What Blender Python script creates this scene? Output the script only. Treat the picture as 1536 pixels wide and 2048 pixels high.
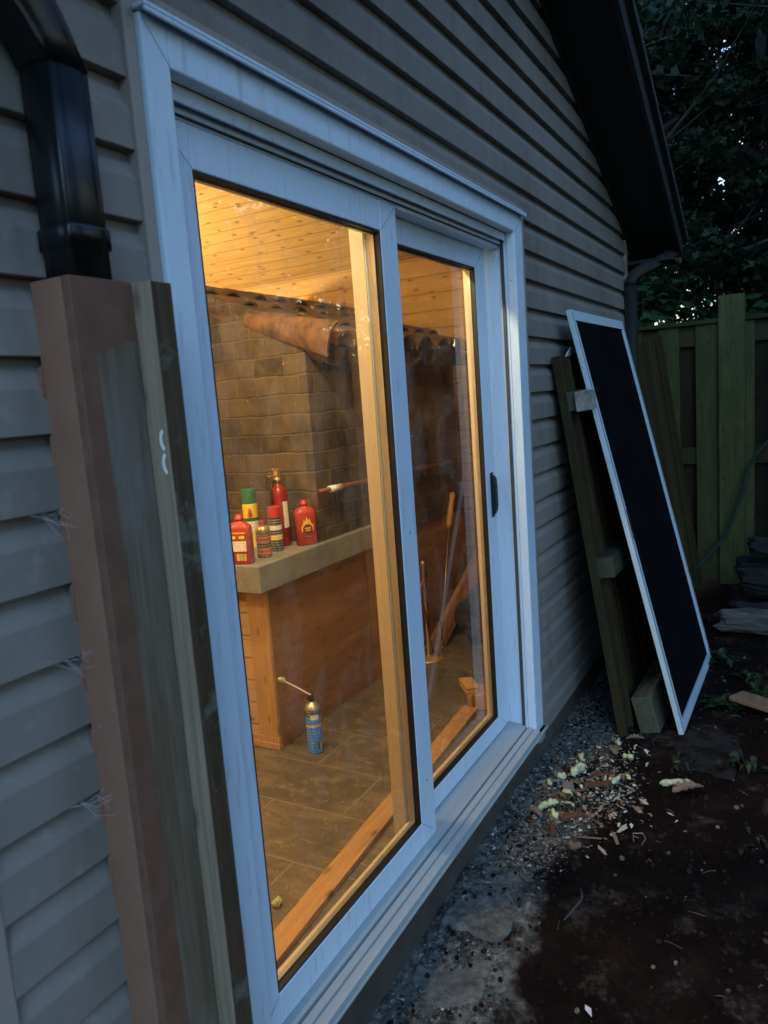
import bpy, bmesh, math, random
import numpy as np
from mathutils import Vector, Matrix, noise

for o in list(bpy.data.objects): bpy.data.objects.remove(o)
S = bpy.context.scene
R = math.radians

# ------------------------------------------------------------------ camera
F, YAW, PITCH, ROLL = 1494.94, 0.516363, -0.149132, -0.073504
cd = bpy.data.cameras.new('camera'); cam = bpy.data.objects.new('camera', cd)
S.collection.objects.link(cam); S.camera = cam
_f = Vector((math.cos(PITCH)*math.cos(YAW), math.cos(PITCH)*math.sin(YAW), math.sin(PITCH)))
_r = _f.cross(Vector((0, 0, 1))).normalized(); _u = _r.cross(_f)
_r2 = math.cos(ROLL)*_r + math.sin(ROLL)*_u; _u2 = -math.sin(ROLL)*_r + math.cos(ROLL)*_u
_m = Matrix((_r2, _u2, -_f)).transposed().to_4x4(); _m.translation = Vector((0, -1.0033, 1.6028))
cam.matrix_world = _m
cd.sensor_fit = 'VERTICAL'; cd.sensor_height = 24.0; cd.lens = 24.0*F/2048
cd.clip_start = 0.02; cd.clip_end = 400
cd.dof.use_dof = True; cd.dof.focus_distance = 3.0; cd.dof.aperture_fstop = 3.6

# ------------------------------------------------------------------ world, sun, exposure
W = bpy.data.worlds.new('World'); S.world = W; W.use_nodes = True
wn = W.node_tree.nodes; wl = W.node_tree.links; wn.clear()
sky = wn.new('ShaderNodeTexSky'); sky.sky_type = 'NISHITA'; sky.sun_disc = False
SUN_EL, SUN_ROT = R(7.0), R(115)
sky.sun_elevation = SUN_EL; sky.sun_rotation = SUN_ROT; sky.ozone_density = 2.0; sky.air_density = 1.3
tint = wn.new('ShaderNodeMix'); tint.data_type = 'RGBA'; tint.blend_type = 'MULTIPLY'
tint.inputs[0].default_value = 1.0; tint.inputs[7].default_value = (0.74, 0.93, 1.40, 1)
bg = wn.new('ShaderNodeBackground'); bg.inputs[1].default_value = 0.15
wo = wn.new('ShaderNodeOutputWorld')
wl.new(sky.outputs[0], tint.inputs[6]); wl.new(tint.outputs[2], bg.inputs[0]); wl.new(bg.outputs[0], wo.inputs[0])
sd = bpy.data.lights.new('sun', 'SUN'); sd.energy = 0.26; sd.angle = R(30); sd.color = (0.55, 0.78, 1.0)
so = bpy.data.objects.new('sun', sd); S.collection.objects.link(so)
so.rotation_euler = Vector((0.70, 0.50, -0.62)).to_track_quat('-Z', 'Y').to_euler()
S.view_settings.view_transform = 'Standard'; S.view_settings.look = 'None'
S.view_settings.exposure = 1.78; S.view_settings.gamma = 1.0
S.cycles.max_bounces = 8; S.cycles.transparent_max_bounces = 24
S.cycles.use_denoising = True

# ------------------------------------------------------------------ tagging and building helpers
def link(o): S.collection.objects.link(o); return o
def tag(o, label=None, cat=None, group=None, kind=None):
    if label: o['label'] = label
    if cat: o['category'] = cat
    if group: o['group'] = group
    if kind: o['kind'] = kind
    return o
def thing(name, label, cat, loc=(0, 0, 0), group=None):
    o = link(bpy.data.objects.new(name, None)); o.location = loc; o.empty_display_size = .05
    bpy.context.view_layer.update()
    return tag(o, label, cat, group)
def setpar(o, par):
    o.parent = par
    m = Matrix.Translation(-par_world(par)) if par else Matrix()
    return o
def par_world(p):
    v = Vector(p.location)
    while p.parent: p = p.parent; v = v + Vector(p.location)
    return v
def finish(name, me, mat, par=None, smooth=False, bevel=0.0):
    o = link(bpy.data.objects.new(name, me))
    if mat:
        for m in (mat if isinstance(mat, (list, tuple)) else [mat]): me.materials.append(m)
    if smooth:
        me.polygons.foreach_set('use_smooth', [True]*len(me.polygons))
    if par is not None:          # meshes are written in world space: shift into the parent's space
        off = par_world(par)
        me.transform(Matrix.Translation(-off)); o.parent = par
    if bevel:
        b = o.modifiers.new('bevel', 'BEVEL'); b.width = bevel; b.segments = 2; b.limit_method = 'ANGLE'
    return o

class MB:
    def __init__(s): s.v = []; s.f = []; s.mi = []
    def add(s, vs, fs, mi=0):
        n = len(s.v); s.v += [tuple(v) for v in vs]; s.f += [tuple(i+n for i in f) for f in fs]; s.mi += [mi]*len(fs); return s
    def box(s, x0, x1, y0, y1, z0, z1, M=None, mi=0):
        vs = [Vector((x, y, z)) for x in (x0, x1) for y in (y0, y1) for z in (z0, z1)]
        if M: vs = [M @ v for v in vs]
        return s.add(vs, [(0, 1, 3, 2), (4, 6, 7, 5), (0, 4, 5, 1), (2, 3, 7, 6), (0, 2, 6, 4), (1, 5, 7, 3)], mi)
    def prism(s, pts, a0, a1, axis=0, mi=0):
        # pts 2D polygon extruded along axis
        def mk(p, a):
            if axis == 0: return (a, p[0], p[1])
            if axis == 1: return (p[0], a, p[1])
            return (p[0], p[1], a)
        n = len(pts); vs = [mk(p, a0) for p in pts]+[mk(p, a1) for p in pts]
        fs = [tuple(range(n-1, -1, -1)), tuple(range(n, 2*n))]+[(i, (i+1) % n, n+(i+1) % n, n+i) for i in range(n)]
        return s.add(vs, fs, mi)
    def lathe(s, prof, seg=24, M=None, mi=0, sx=1, sy=1):
        vs = []; fs = []
        for r, z in prof:
            for k in range(seg):
                a = 2*math.pi*k/seg; vs.append(Vector((r*math.cos(a)*sx, r*math.sin(a)*sy, z)))
        for i in range(len(prof)-1):
            for k in range(seg):
                k2 = (k+1) % seg; fs.append((i*seg+k, i*seg+k2, (i+1)*seg+k2, (i+1)*seg+k))
        fs.append(tuple(range(seg-1, -1, -1))); fs.append(tuple((len(prof)-1)*seg+k for k in range(seg)))
        if M: vs = [M @ v for v in vs]
        return s.add(vs, fs, mi)
    def tube(s, pts, r, seg=8, mi=0, sq=None):
        pts = [Vector(p) for p in pts]; vs = []; fs = []
        rr = r if isinstance(r, (list, tuple)) else [r]*len(pts)
        up = Vector((0, 0, 1)); pn = None
        for i, p in enumerate(pts):
            t = (pts[min(i+1, len(pts)-1)]-pts[max(i-1, 0)]).normalized()
            if pn is None:
                pn = t.cross(up) if abs(t.dot(up)) < .95 else t.cross(Vector((0, 1, 0)))
            pn = (pn - t*pn.dot(t)).normalized(); b = t.cross(pn)
            for k in range(seg):
                a = 2*math.pi*(k+.5)/seg; vs.append(p+(pn*math.cos(a)+b*math.sin(a))*rr[i])
        for i in range(len(pts)-1):
            for k in range(seg):
                k2 = (k+1) % seg; fs.append((i*seg+k, i*seg+k2, (i+1)*seg+k2, (i+1)*seg+k))
        fs.append(tuple(range(seg-1, -1, -1))); fs.append(tuple((len(pts)-1)*seg+k for k in range(seg)))
        return s.add(vs, fs, mi)
    def obj(s, name, mat, par=None, smooth=False, bevel=0.0):
        me = bpy.data.meshes.new(name); me.from_pydata(s.v, [], s.f); me.update()
        o = finish(name, me, mat, par, smooth, bevel)
        if any(s.mi): me.polygons.foreach_set('material_index', s.mi)
        bm = bmesh.new(); bm.from_mesh(me); bmesh.ops.recalc_face_normals(bm, faces=bm.faces); bm.to_mesh(me); bm.free()
        return o
def frame_from(origin, xdir, zdir):
    x = Vector(xdir).normalized(); z = Vector(zdir); z = (z-x*z.dot(x)).normalized(); y = z.cross(x)
    m = Matrix((x, y, z)).transposed().to_4x4(); m.translation = Vector(origin); return m

# ------------------------------------------------------------------ materials
class NT:
    def __init__(s, name):
        s.m = bpy.data.materials.new(name); s.m.use_nodes = True; s.t = s.m.node_tree
        s.p = s.t.nodes['Principled BSDF']; s.out = s.t.nodes['Material Output']
    def n(s, typ, **k):
        nd = s.t.nodes.new(typ)
        for a, b in k.items(): setattr(nd, a, b)
        return nd
    def l(s, a, b): s.t.links.new(a, b)
    def co(s, scale=(1, 1, 1), rot=(0, 0, 0), loc=(0, 0, 0), kind='Object'):
        tc = s.n('ShaderNodeTexCoord'); mp = s.n('ShaderNodeMapping')
        mp.inputs['Scale'].default_value = scale; mp.inputs['Rotation'].default_value = rot; mp.inputs['Location'].default_value = loc
        s.l(tc.outputs[kind], mp.inputs[0]); return mp.outputs[0]
    def swz(s, order, kind='Object'):
        tc = s.n('ShaderNodeTexCoord'); sp = s.n('ShaderNodeSeparateXYZ'); cb = s.n('ShaderNodeCombineXYZ')
        s.l(tc.outputs[kind], sp.inputs[0])
        for i, a in enumerate(order): s.l(sp.outputs['xyz'.index(a)], cb.inputs[i])
        return cb.outputs[0]
    def mapv(s, v, scale=(1, 1, 1), loc=(0, 0, 0)):
        mp = s.n('ShaderNodeMapping'); mp.inputs['Scale'].default_value = scale; mp.inputs['Location'].default_value = loc
        s.l(v, mp.inputs[0]); return mp.outputs[0]
    def noise(s, v, scale=5, detail=6, rough=.55, dist=0):
        nd = s.n('ShaderNodeTexNoise'); nd.inputs['Scale'].default_value = scale; nd.inputs['Detail'].default_value = detail
        nd.inputs['Roughness'].default_value = rough; nd.inputs['Distortion'].default_value = dist
        if v is not None: s.l(v, nd.inputs['Vector'])
        return nd.outputs['Fac']
    def ramp(s, f, stops):
        r = s.n('ShaderNodeValToRGB'); e = r.color_ramp.elements
        while len(e) < len(stops): e.new(.5)
        for i, (p, c) in enumerate(stops):
            e[i].position = p; e[i].color = (*c, 1) if hasattr(c, '__len__') else (c, c, c, 1)
        s.l(f, r.inputs[0]); return r.outputs[0]
    def mix(s, f, a, b, bt='MIX'):
        m = s.n('ShaderNodeMix', data_type='RGBA', blend_type=bt)
        for v, i in ((f, 0), (a, 6), (b, 7)):
            if isinstance(v, (int, float)): m.inputs[i].default_value = v if i == 0 else (v, v, v, 1)
            elif isinstance(v, tuple): m.inputs[i].default_value = (*v, 1)
            else: s.l(v, m.inputs[i])
        return m.outputs[2]
    def math(s, op, a, b=0.0, c=None):
        m = s.n('ShaderNodeMath', operation=op)
        for v, i in ((a, 0), (b, 1)) + (((c, 2),) if c is not None else ()):
            if isinstance(v, (int, float)): m.inputs[i].default_value = v
            else: s.l(v, m.inputs[i])
        return m.outputs[0]
    def bump(s, h, strength=.3, dist=.002):
        b = s.n('ShaderNodeBump'); b.inputs['Strength'].default_value = strength; b.inputs['Distance'].default_value = dist
        s.l(h, b.inputs['Height']); s.l(b.outputs[0], s.p.inputs['Normal']); return b
    def fin(s, col=None, rough=.6, metal=0, spec=None):
        if col is not None:
            if isinstance(col, tuple): s.p.inputs['Base Color'].default_value = (*col, 1)
            else: s.l(col, s.p.inputs['Base Color'])
        if isinstance(rough, (int, float)): s.p.inputs['Roughness'].default_value = rough
        else: s.l(rough, s.p.inputs['Roughness'])
        s.p.inputs['Metallic'].default_value = metal
        if spec is not None: s.p.inputs['Specular IOR Level'].default_value = spec
        return s.m

def m_plain(name, c, rough=.5, metal=0, var=.15, scale=12, bump=.1):
    t = NT(name); v = t.co(); n = t.noise(v, scale)
    d = tuple(x*(1-var*1.6) for x in c); l = tuple(min(1, x*(1+var)) for x in c)
    t.bump(t.noise(v, scale*6), bump, .001)
    return t.fin(t.ramp(n, [(.25, d), (.75, l)]), rough, metal)

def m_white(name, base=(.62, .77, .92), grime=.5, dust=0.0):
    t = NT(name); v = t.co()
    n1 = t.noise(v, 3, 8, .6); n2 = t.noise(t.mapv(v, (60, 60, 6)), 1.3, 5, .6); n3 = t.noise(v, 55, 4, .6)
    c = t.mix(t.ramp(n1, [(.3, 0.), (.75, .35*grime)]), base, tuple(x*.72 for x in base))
    c = t.mix(t.ramp(n2, [(.56, 0.), (.78, .6*grime)]), c, (.30, .31, .29))
    spots = t.ramp(t.noise(v, 38, 2, .5), [(.76, 0.), (.80, .9)])
    c = t.mix(t.math('MULTIPLY', spots, t.ramp(t.noise(v, 4, 2), [(.5, 0.), (.65, grime)])), c, (.10, .11, .09))
    if dust: c = t.mix(t.ramp(n3, [(.3, dust), (.65, dust*.4)]), c, (.33, .34, .30))
    t.bump(n3, .05, .001)
    return t.fin(c, .42)

def m_wood(name, a, b, axis='z', wid='x', dep='y', plank=None, knots=1.0, rough=.6, ring=14, grain=1.0, seam=(.12, .05, .02), length=2.4, weather=0):
    """axis: grain direction. plank: width of a board along 'wid' (None = one board)."""
    t = NT(name); v = t.swz(axis+wid+dep)
    off = None
    if plank:
        sp = t.n('ShaderNodeSeparateXYZ'); t.l(v, sp.inputs[0])
        q = t.math('FLOOR', t.math('DIVIDE', sp.outputs[1], plank)); fr = t.math('FRACT', t.math('DIVIDE', sp.outputs[1], plank))
        wn_ = t.n('ShaderNodeTexWhiteNoise', noise_dimensions='1D'); t.l(q, wn_.inputs['W']); off = wn_.outputs['Value']
        cb = t.n('ShaderNodeCombineXYZ'); t.l(t.math('MULTIPLY_ADD', off, 7.3, sp.outputs[0]), cb.inputs[0]); t.l(sp.outputs[1], cb.inputs[1])
        t.l(t.math('MULTIPLY_ADD', off, 3.1, sp.outputs[2]), cb.inputs[2]); v2 = cb.outputs[0]
    else: v2 = v
    g1 = t.noise(t.mapv(v2, (2.0, ring*3, ring*3)), 1.0, 5, .6, 1.2)
    g2 = t.noise(t.mapv(v2, (6, 150, 150)), 1.0, 3, .6)
    c = t.mix(t.ramp(g1, [(.32, 0.), (.68, 1.)]), b, a)
    c = t.mix(t.ramp(g2, [(.35, .35*grain), (.6, 0.)]), c, tuple(x*.6 for x in b))
    if off is not None: c = t.mix(t.math('MULTIPLY', off, .35), c, tuple(x*.75 for x in a))
    if knots:
        vo = t.n('ShaderNodeTexVoronoi', feature='F1', voronoi_dimensions='2D'); vo.inputs['Scale'].default_value = 1.0; vo.inputs['Randomness'].default_value = 1.0
        t.l(t.mapv(v2, (5.4, 13, .4)), vo.inputs['Vector'])
        k = t.ramp(vo.outputs['Distance'], [(.05, .8*min(1, knots)), (.10, .4*min(1, knots)), (.16, 0.)])
        rs = t.n('ShaderNodeSeparateColor'); t.l(vo.outputs['Color'], rs.inputs[0])
        k = t.math('MULTIPLY', k, t.ramp(rs.outputs[0], [(.30, 0.), (.35, 1.)]))
        c = t.mix(k, c, tuple(x*.28 for x in b))
    if weather:
        oi = t.n('ShaderNodeObjectInfo'); c = t.mix(t.math('MULTIPLY', oi.outputs['Random'], .75), c, tuple(x*.4 for x in b))
        nw = t.noise(v, 5, 6, .6); c = t.mix(t.ramp(nw, [(.35, 0.), (.7, weather)]), c, (.04, .05, .018))
    h = g2
    if plank:
        e = t.math('MINIMUM', fr, t.math('SUBTRACT', 1.0, fr)); s_ = t.ramp(e, [(.02, 1.), (.06, 0.)])
        c = t.mix(s_, c, seam); h = t.math('SUBTRACT', g2, t.math('MULTIPLY', s_, 2.0))
    t.bump(h, .35, .0015)
    return t.fin(c, rough, 0, .12 if weather else .35)

# siding vinyl
def mk_siding():
    t = NT('siding_vinyl'); v = t.co()
    g = t.noise(t.mapv(v, (3, 60, 60)), 3, 5, .6); n = t.noise(v, 2.2, 6, .6); d = t.noise(v, 30, 4)
    c = t.mix(t.ramp(n, [(.3, 0.), (.7, 1.)]), (.180, .168, .152), (.262, .246, .222))
    c = t.mix(t.ramp(d, [(.58, 0.), (.75, .3)]), c, (.38, .36, .32))
    c = t.mix(t.ramp(t.noise(t.mapv(v, (9, 9, 1.2)), 1, 6, .65), [(.5, 0.), (.72, .45)]), c, (.12, .10, .075))
    st = t.ramp(t.noise(t.mapv(v, (22, 22, 5)), 1, 3), [(.73, 0.), (.77, .7)])
    c = t.mix(t.math('MULTIPLY', st, t.ramp(t.noise(v, 1.7, 2), [(.5, 0.), (.6, 1.)])), c, (.06, .05, .04))
    t.bump(g, .12, .0015); return t.fin(c, .6, 0, .22)
M_siding = mk_siding()
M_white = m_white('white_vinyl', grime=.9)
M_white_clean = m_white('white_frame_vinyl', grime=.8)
M_sill = m_white('dusty_white_sill', base=(.33, .42, .48), grime=1.0, dust=.5)
M_jch = m_white('taupe_channel', base=(.30, .27, .24), grime=.4)
M_dark = m_plain('dark_metal', (.004, .006, .008), .38, .0, .2)
M_dark2 = m_plain('dark_ribbed_metal', (.006, .007, .008), .7)
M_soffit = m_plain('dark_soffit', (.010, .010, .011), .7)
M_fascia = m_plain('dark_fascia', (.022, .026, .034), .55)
M_gasket = m_plain('black_gasket', (.006, .006, .006), .5)
M_track = m_plain('grey_track', (.055, .06, .06), .5)
M_roof = m_plain('roof_shingle', (.03, .03, .03), .9)

def mk_concrete(name, a, b, holes=True, sc=6):
    t = NT(name); v = t.co(); n = t.noise(v, sc, 8, .65); n2 = t.noise(v, 90, 5, .7)
    c = t.ramp(n, [(.3, a), (.7, b)])
    if holes:
        vo = t.n('ShaderNodeTexVoronoi'); vo.inputs['Scale'].default_value = 34; t.l(v, vo.inputs['Vector'])
        k = t.ramp(vo.outputs['Distance'], [(.10, .75), (.16, 0.)]); rs = t.n('ShaderNodeSeparateColor'); t.l(vo.outputs['Color'], rs.inputs[0])
        c = t.mix(t.math('MULTIPLY', k, t.ramp(rs.outputs[0], [(.7, 0.), (.75, 1.)])), c, tuple(x*.2 for x in a))
    t.bump(t.math('ADD', n, n2), .5, .004); return t.fin(c, .85)
M_found = mk_concrete('foundation_concrete', (.035, .03, .026), (.075, .066, .058), False)
M_ledge = mk_concrete('cast_concrete_ledge', (.14, .137, .128), (.27, .262, .24))

def mk_brick():
    t = NT('dark_aged_brick'); v = t.co()
    g = t.n('ShaderNodeNewGeometry'); sn = t.n('ShaderNodeSeparateXYZ'); t.l(g.outputs['Normal'], sn.inputs[0])
    # use x+y as the horizontal coordinate: each flat face runs along x or y
    tc = t.n('ShaderNodeTexCoord'); sp = t.n('ShaderNodeSeparateXYZ'); t.l(tc.outputs['Object'], sp.inputs[0])
    cb = t.n('ShaderNodeCombineXYZ'); t.l(t.math('ADD', sp.outputs[0], sp.outputs[1]), cb.inputs[0]); t.l(t.math('SUBTRACT', sp.outputs[2], 1.328), cb.inputs[1])
    wob = t.noise(v, 9, 3); vv = t.n('ShaderNodeVectorMath', operation='ADD')
    cw = t.n('ShaderNodeCombineXYZ'); wm = t.math('MULTIPLY_ADD', wob, .024, -.012); t.l(wm, cw.inputs[0]); t.l(wm, cw.inputs[1])
    t.l(cb.outputs[0], vv.inputs[0]); t.l(cw.outputs[0], vv.inputs[1])
    b = t.n('ShaderNodeTexBrick'); t.l(vv.outputs[0], b.inputs['Vector']); b.inputs['Scale'].default_value = 1
    b.inputs['Brick Width'].default_value = .175; b.inputs['Row Height'].default_value = .0885; b.offset = .42
    b.inputs['Mortar Size'].default_value = .006; b.inputs['Mortar Smooth'].default_value = .8; b.inputs['Bias'].default_value = -.25
    b.inputs['Color1'].default_value = (.088, .060, .036, 1); b.inputs['Color2'].default_value = (.016, .011, .007, 1); b.inputs['Mortar'].default_value = (.115, .088, .055, 1)
    n = t.noise(v, 14, 8, .7); n2 = t.noise(v, 4, 5, .6)
    c = t.mix(t.ramp(n, [(.36, .75), (.56, 0.)]), b.outputs['Color'], (.120, .086, .052))
    c = t.mix(t.ramp(n2, [(.45, 0.), (.62, .7)]), c, (.024, .016, .010))
    sc2 = t.noise(t.mapv(v, (55, 55, 14)), 1, 4, .7); c = t.mix(t.ramp(sc2, [(.60, 0.), (.74, .55)]), c, (.17, .145, .10))
    c = t.mix(t.ramp(t.noise(v, 70, 2), [(.70, 0.), (.76, .8)]), c, (.40, .34, .24))
    t.bump(t.math('SUBTRACT', n, t.math('MULTIPLY', b.outputs['Fac'], 1.2)), .7, .006)
    return t.fin(c, .85)
M_brick = mk_brick()
M_ceiling = m_wood('pine_ceiling_boards', (.60, .39, .14), (.47, .28, .09), 'y', 'x', 'z', plank=.098, knots=1, ring=5, grain=.9, seam=(.34, .18, .065))
M_wall_wood = m_wood('pine_wall_boards', (.60, .38, .13), (.46, .27, .085), 'y', 'z', 'x', plank=.12, knots=1, ring=5, grain=.9, seam=(.34, .18, .065))
M_ply = m_wood('red_stained_plywood', (.33, .175, .09), (.22, .105, .05), 'x', 'z', 'y', knots=.5, ring=3, grain=.8)
M_clad = m_wood('base_end_boards', (.62, .40, .20), (.48, .29, .13), 'y', 'z', 'x', plank=.10, knots=1, ring=6, seam=(.30, .16, .07))
M_pine_v = m_wood('pine_upright', (.54, .32, .15), (.40, .23, .10), 'z', 'y', 'x', knots=.6)
M_pine_x = m_wood('fresh_pine_stud', (.50, .29, .13), (.38, .20, .08), 'x', 'y', 'z', knots=1, ring=8)
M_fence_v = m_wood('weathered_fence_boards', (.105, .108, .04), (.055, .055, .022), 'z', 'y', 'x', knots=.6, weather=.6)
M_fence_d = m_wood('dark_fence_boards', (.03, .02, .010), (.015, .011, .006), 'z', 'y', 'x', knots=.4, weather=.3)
M_fence_rail = m_wood('fence_rail_wood', (.07, .058, .026), (.04, .034, .016), 'y', 'z', 'x', knots=.6, weather=.4)
M_panel_v = m_wood('leaning_panel_boards', (.10, .07, .036), (.05, .036, .018), 'z', 'x', 'y', knots=.6, weather=.4)
M_panel_x = m_wood('leaning_panel_rails', (.16, .16, .13), (.08, .085, .06), 'x', 'z', 'y', knots=.6, weather=.5)
M_terra = m_plain('terracotta', (.21, .095, .042), .8, 0, .35, 7, .4)
M_terra_b = m_plain('sooty_terracotta', (.10, .052, .028), .85, 0, .45, 6, .4)

def mk_glass():
    t = NT('window_glass'); t.t.nodes.remove(t.p)
    fr = t.n('ShaderNodeFresnel'); fr.inputs['IOR'].default_value = 1.52
    tr = t.n('ShaderNodeBsdfTransparent'); tr.inputs[0].default_value = (.97, .975, .965, 1)
    gl = t.n('ShaderNodeBsdfGlossy'); gl.inputs['Roughness'].default_value = 0.0
    m = t.n('ShaderNodeMixShader'); t.l(fr.outputs[0], m.inputs[0]); t.l(tr.outputs[0], m.inputs[1]); t.l(gl.outputs[0], m.inputs[2])
    v = t.co(); df = t.n('ShaderNodeBsdfDiffuse'); df.inputs[0].default_value = (.75, .74, .72, 1)
    sm = t.noise(t.mapv(v, (3.0, 1, 1.1)), 2.2, 6, .6, 2.5)
    a = t.ramp(sm, [(.5, 0.), (.61, .055), (.69, .0)])
    specks = t.ramp(t.noise(v, 85, 1, .4), [(.80, 0.), (.83, .7)])
    runs = t.ramp(t.noise(t.mapv(v, (140, 1, 2.5)), 1, 2), [(.68, 0.), (.8, .02)])
    f = t.math('ADD', t.math('ADD', a, t.math('MULTIPLY', specks, t.ramp(t.noise(v, 7, 2), [(.52, 0.), (.6, 1.)]))), runs)
    f = t.math('ADD', f, .006)
    m2 = t.n('ShaderNodeMixShader'); t.l(f, m2.inputs[0]); t.l(m.outputs[0], m2.inputs[1]); t.l(df.outputs[0], m2.inputs[2])
    t.l(m2.outputs[0], t.out.inputs[0]); return t.m
M_glass = mk_glass()

def mk_tile():
    t = NT('slate_floor_tile'); v = t.swz('yxz'); v = t.mapv(v, loc=(1.58, .47, 0))
    b = t.n('ShaderNodeTexBrick'); t.l(v, b.inputs['Vector']); b.inputs['Scale'].default_value = 1
    b.inputs['Brick Width'].default_value = .60; b.inputs['Row Height'].default_value = .29; b.inputs['Mortar Size'].default_value = .0035
    b.inputs['Mortar Smooth'].default_value = .2; b.offset = .5
    b.inputs['Color1'].default_value = (.085, .068, .052, 1); b.inputs['Color2'].default_value = (.115, .09, .068, 1); b.inputs['Mortar'].default_value = (.21, .175, .13, 1)
    vo = t.co(); w = t.noise(t.mapv(vo, (3.6, 1.7, 1)), 1.7, 9, .66, 1.2); n = t.noise(vo, 3.5, 8, .7)
    c = t.mix(t.ramp(w, [(.36, .9), (.52, 0.), (.70, .8)]), b.outputs['Color'], (.19, .15, .105))
    c = t.mix(t.ramp(n, [(.52, 0.), (.68, .6)]), c, (.055, .043, .033))
    vein = t.noise(t.mapv(vo, (2.5, 1, 1), (3, 1, 0)), 2.2, 3, .6, 2.5); vn = t.math('ABSOLUTE', t.math('SUBTRACT', vein, .5))
    c = t.mix(t.ramp(vn, [(.0, .55), (.008, 0.)]), c, (.34, .28, .2))
    c = t.mix(t.ramp(t.noise(vo, 120, 2), [(.74, 0.), (.78, .6)]), c, (.4, .35, .25))
    t.bump(t.math('SUBTRACT', w, t.math('MULTIPLY', b.outputs['Fac'], 1.)), .3, .003)
    return t.fin(c, t.ramp(n, [(.3, .38), (.7, .6)]))
M_tile = mk_tile()

def mk_paint_box():
    # brown paint that stops at a ragged edge, bare greyed wood beyond it
    t = NT('half_painted_board'); v = t.swz('zxy'); tc = t.n('ShaderNodeTexCoord'); sp = t.n('ShaderNodeSeparateXYZ'); t.l(tc.outputs['Object'], sp.inputs[0])
    g1 = t.noise(t.mapv(v, (1.5, 26, 26)), 1.0, 5, .6, 1.4); g2 = t.noise(t.mapv(v, (5, 150, 150)), 1, 3)
    wood = t.mix(t.ramp(g1, [(.3, 0.), (.7, 1.)]), (.105, .075, .045), (.19, .145, .095))
    wood = t.mix(t.ramp(g2, [(.35, .4), (.6, 0.)]), wood, (.06, .06, .04))
    wood = t.mix(t.ramp(t.noise(t.mapv(v, (2.2, 9, 9)), 1, 4), [(.45, .0), (.7, .5)]), wood, (.27, .28, .29))  # blue-grey sheen of the worn wood, painted in as colour patches
    n = t.noise(t.co((6, 6, 6)), 1.2, 5, .6)
    # paint where (x - x_edge) < 0 or z above the top band; edge drifts towards the right as z falls
    zt = t.math('MULTIPLY_ADD', t.math('SUBTRACT', sp.outputs[2], 1.728), 13.0, t.math('MULTIPLY_ADD', sp.outputs[0], -3., .43+.0))
    top = t.math('MULTIPLY_ADD', n, .9, zt)
    xe = t.math('MULTIPLY_ADD', sp.outputs[2], -.016, .058)        # painted width
    side = t.math('MULTIPLY', t.math('SUBTRACT', xe, sp.outputs[0]), 60.)
    side = t.math('MULTIPLY_ADD', n, .35, side)
    pm = t.math('MAXIMUM', t.ramp(top, [(.5, 0.), (.54, 1.)]), t.ramp(side, [(.16, 0.), (.2, 1.)]))
    pn = t.noise(t.co(), 20, 6)
    paint = t.ramp(pn, [(.3, (.13, .068, .045)), (.7, (.18, .095, .064))])
    c = t.mix(pm, wood, paint); t.bump(t.math('ADD', t.math('MULTIPLY', pm, .6), g2), .25, .001)
    return t.fin(c, .65, 0, .2)
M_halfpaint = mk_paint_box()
def mk_paint():
    t = NT('brown_paint'); v = t.co(); n = t.noise(v, 9, 8, .6)
    c = t.ramp(n, [(.25, (.22, .118, .078)), (.75, (.28, .155, .105))])
    c = t.mix(t.ramp(t.noise(v, 45, 3), [(.74, 0.), (.78, .6)]), c, (.4, .38, .34))
    t.bump(t.noise(t.mapv(v, (60, 60, 5)), 1, 4), .15, .001); return t.fin(c, .6, 0, .2)
M_paint = mk_paint()
def mk_weathered():
    t = NT('weathered_plank_wood'); v = t.swz('zxy')
    g = t.noise(t.mapv(v, (2, 40, 40)), 1, 5, .6, 1); n = t.noise(t.co(), 11, 6, .65); n2 = t.noise(t.co((1, 1, .6)), 22, 4, .7)
    c = t.mix(t.ramp(g, [(.3, 0.), (.7, 1.)]), (.045, .032, .018), (.10, .072, .045))
    c = t.mix(t.ramp(n, [(.55, 0.), (.62, .6)]), c, (.16, .17, .14))
    c = t.mix(t.ramp(n2, [(.66, 0.), (.72, .55)]), c, (.25, .27, .25))
    c = t.mix(t.ramp(t.noise(t.co(), 5, 3), [(.56, 0.), (.6, .8)]), c, (.09, .05, .033))
    t.bump(g, .4, .002); return t.fin(c, .8, 0, .12)
M_weather = mk_weathered()
M_weather_edge = m_wood('plank_edge_wood', (.34, .27, .19), (.22, .17, .115), 'z', 'y', 'x', knots=.7, ring=20)
M_white_paint = m_plain('white_paint_mark', (.8, .8, .78), .5)
M_cobweb = m_plain('cobweb', (.62, .63, .62), .9)

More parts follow.
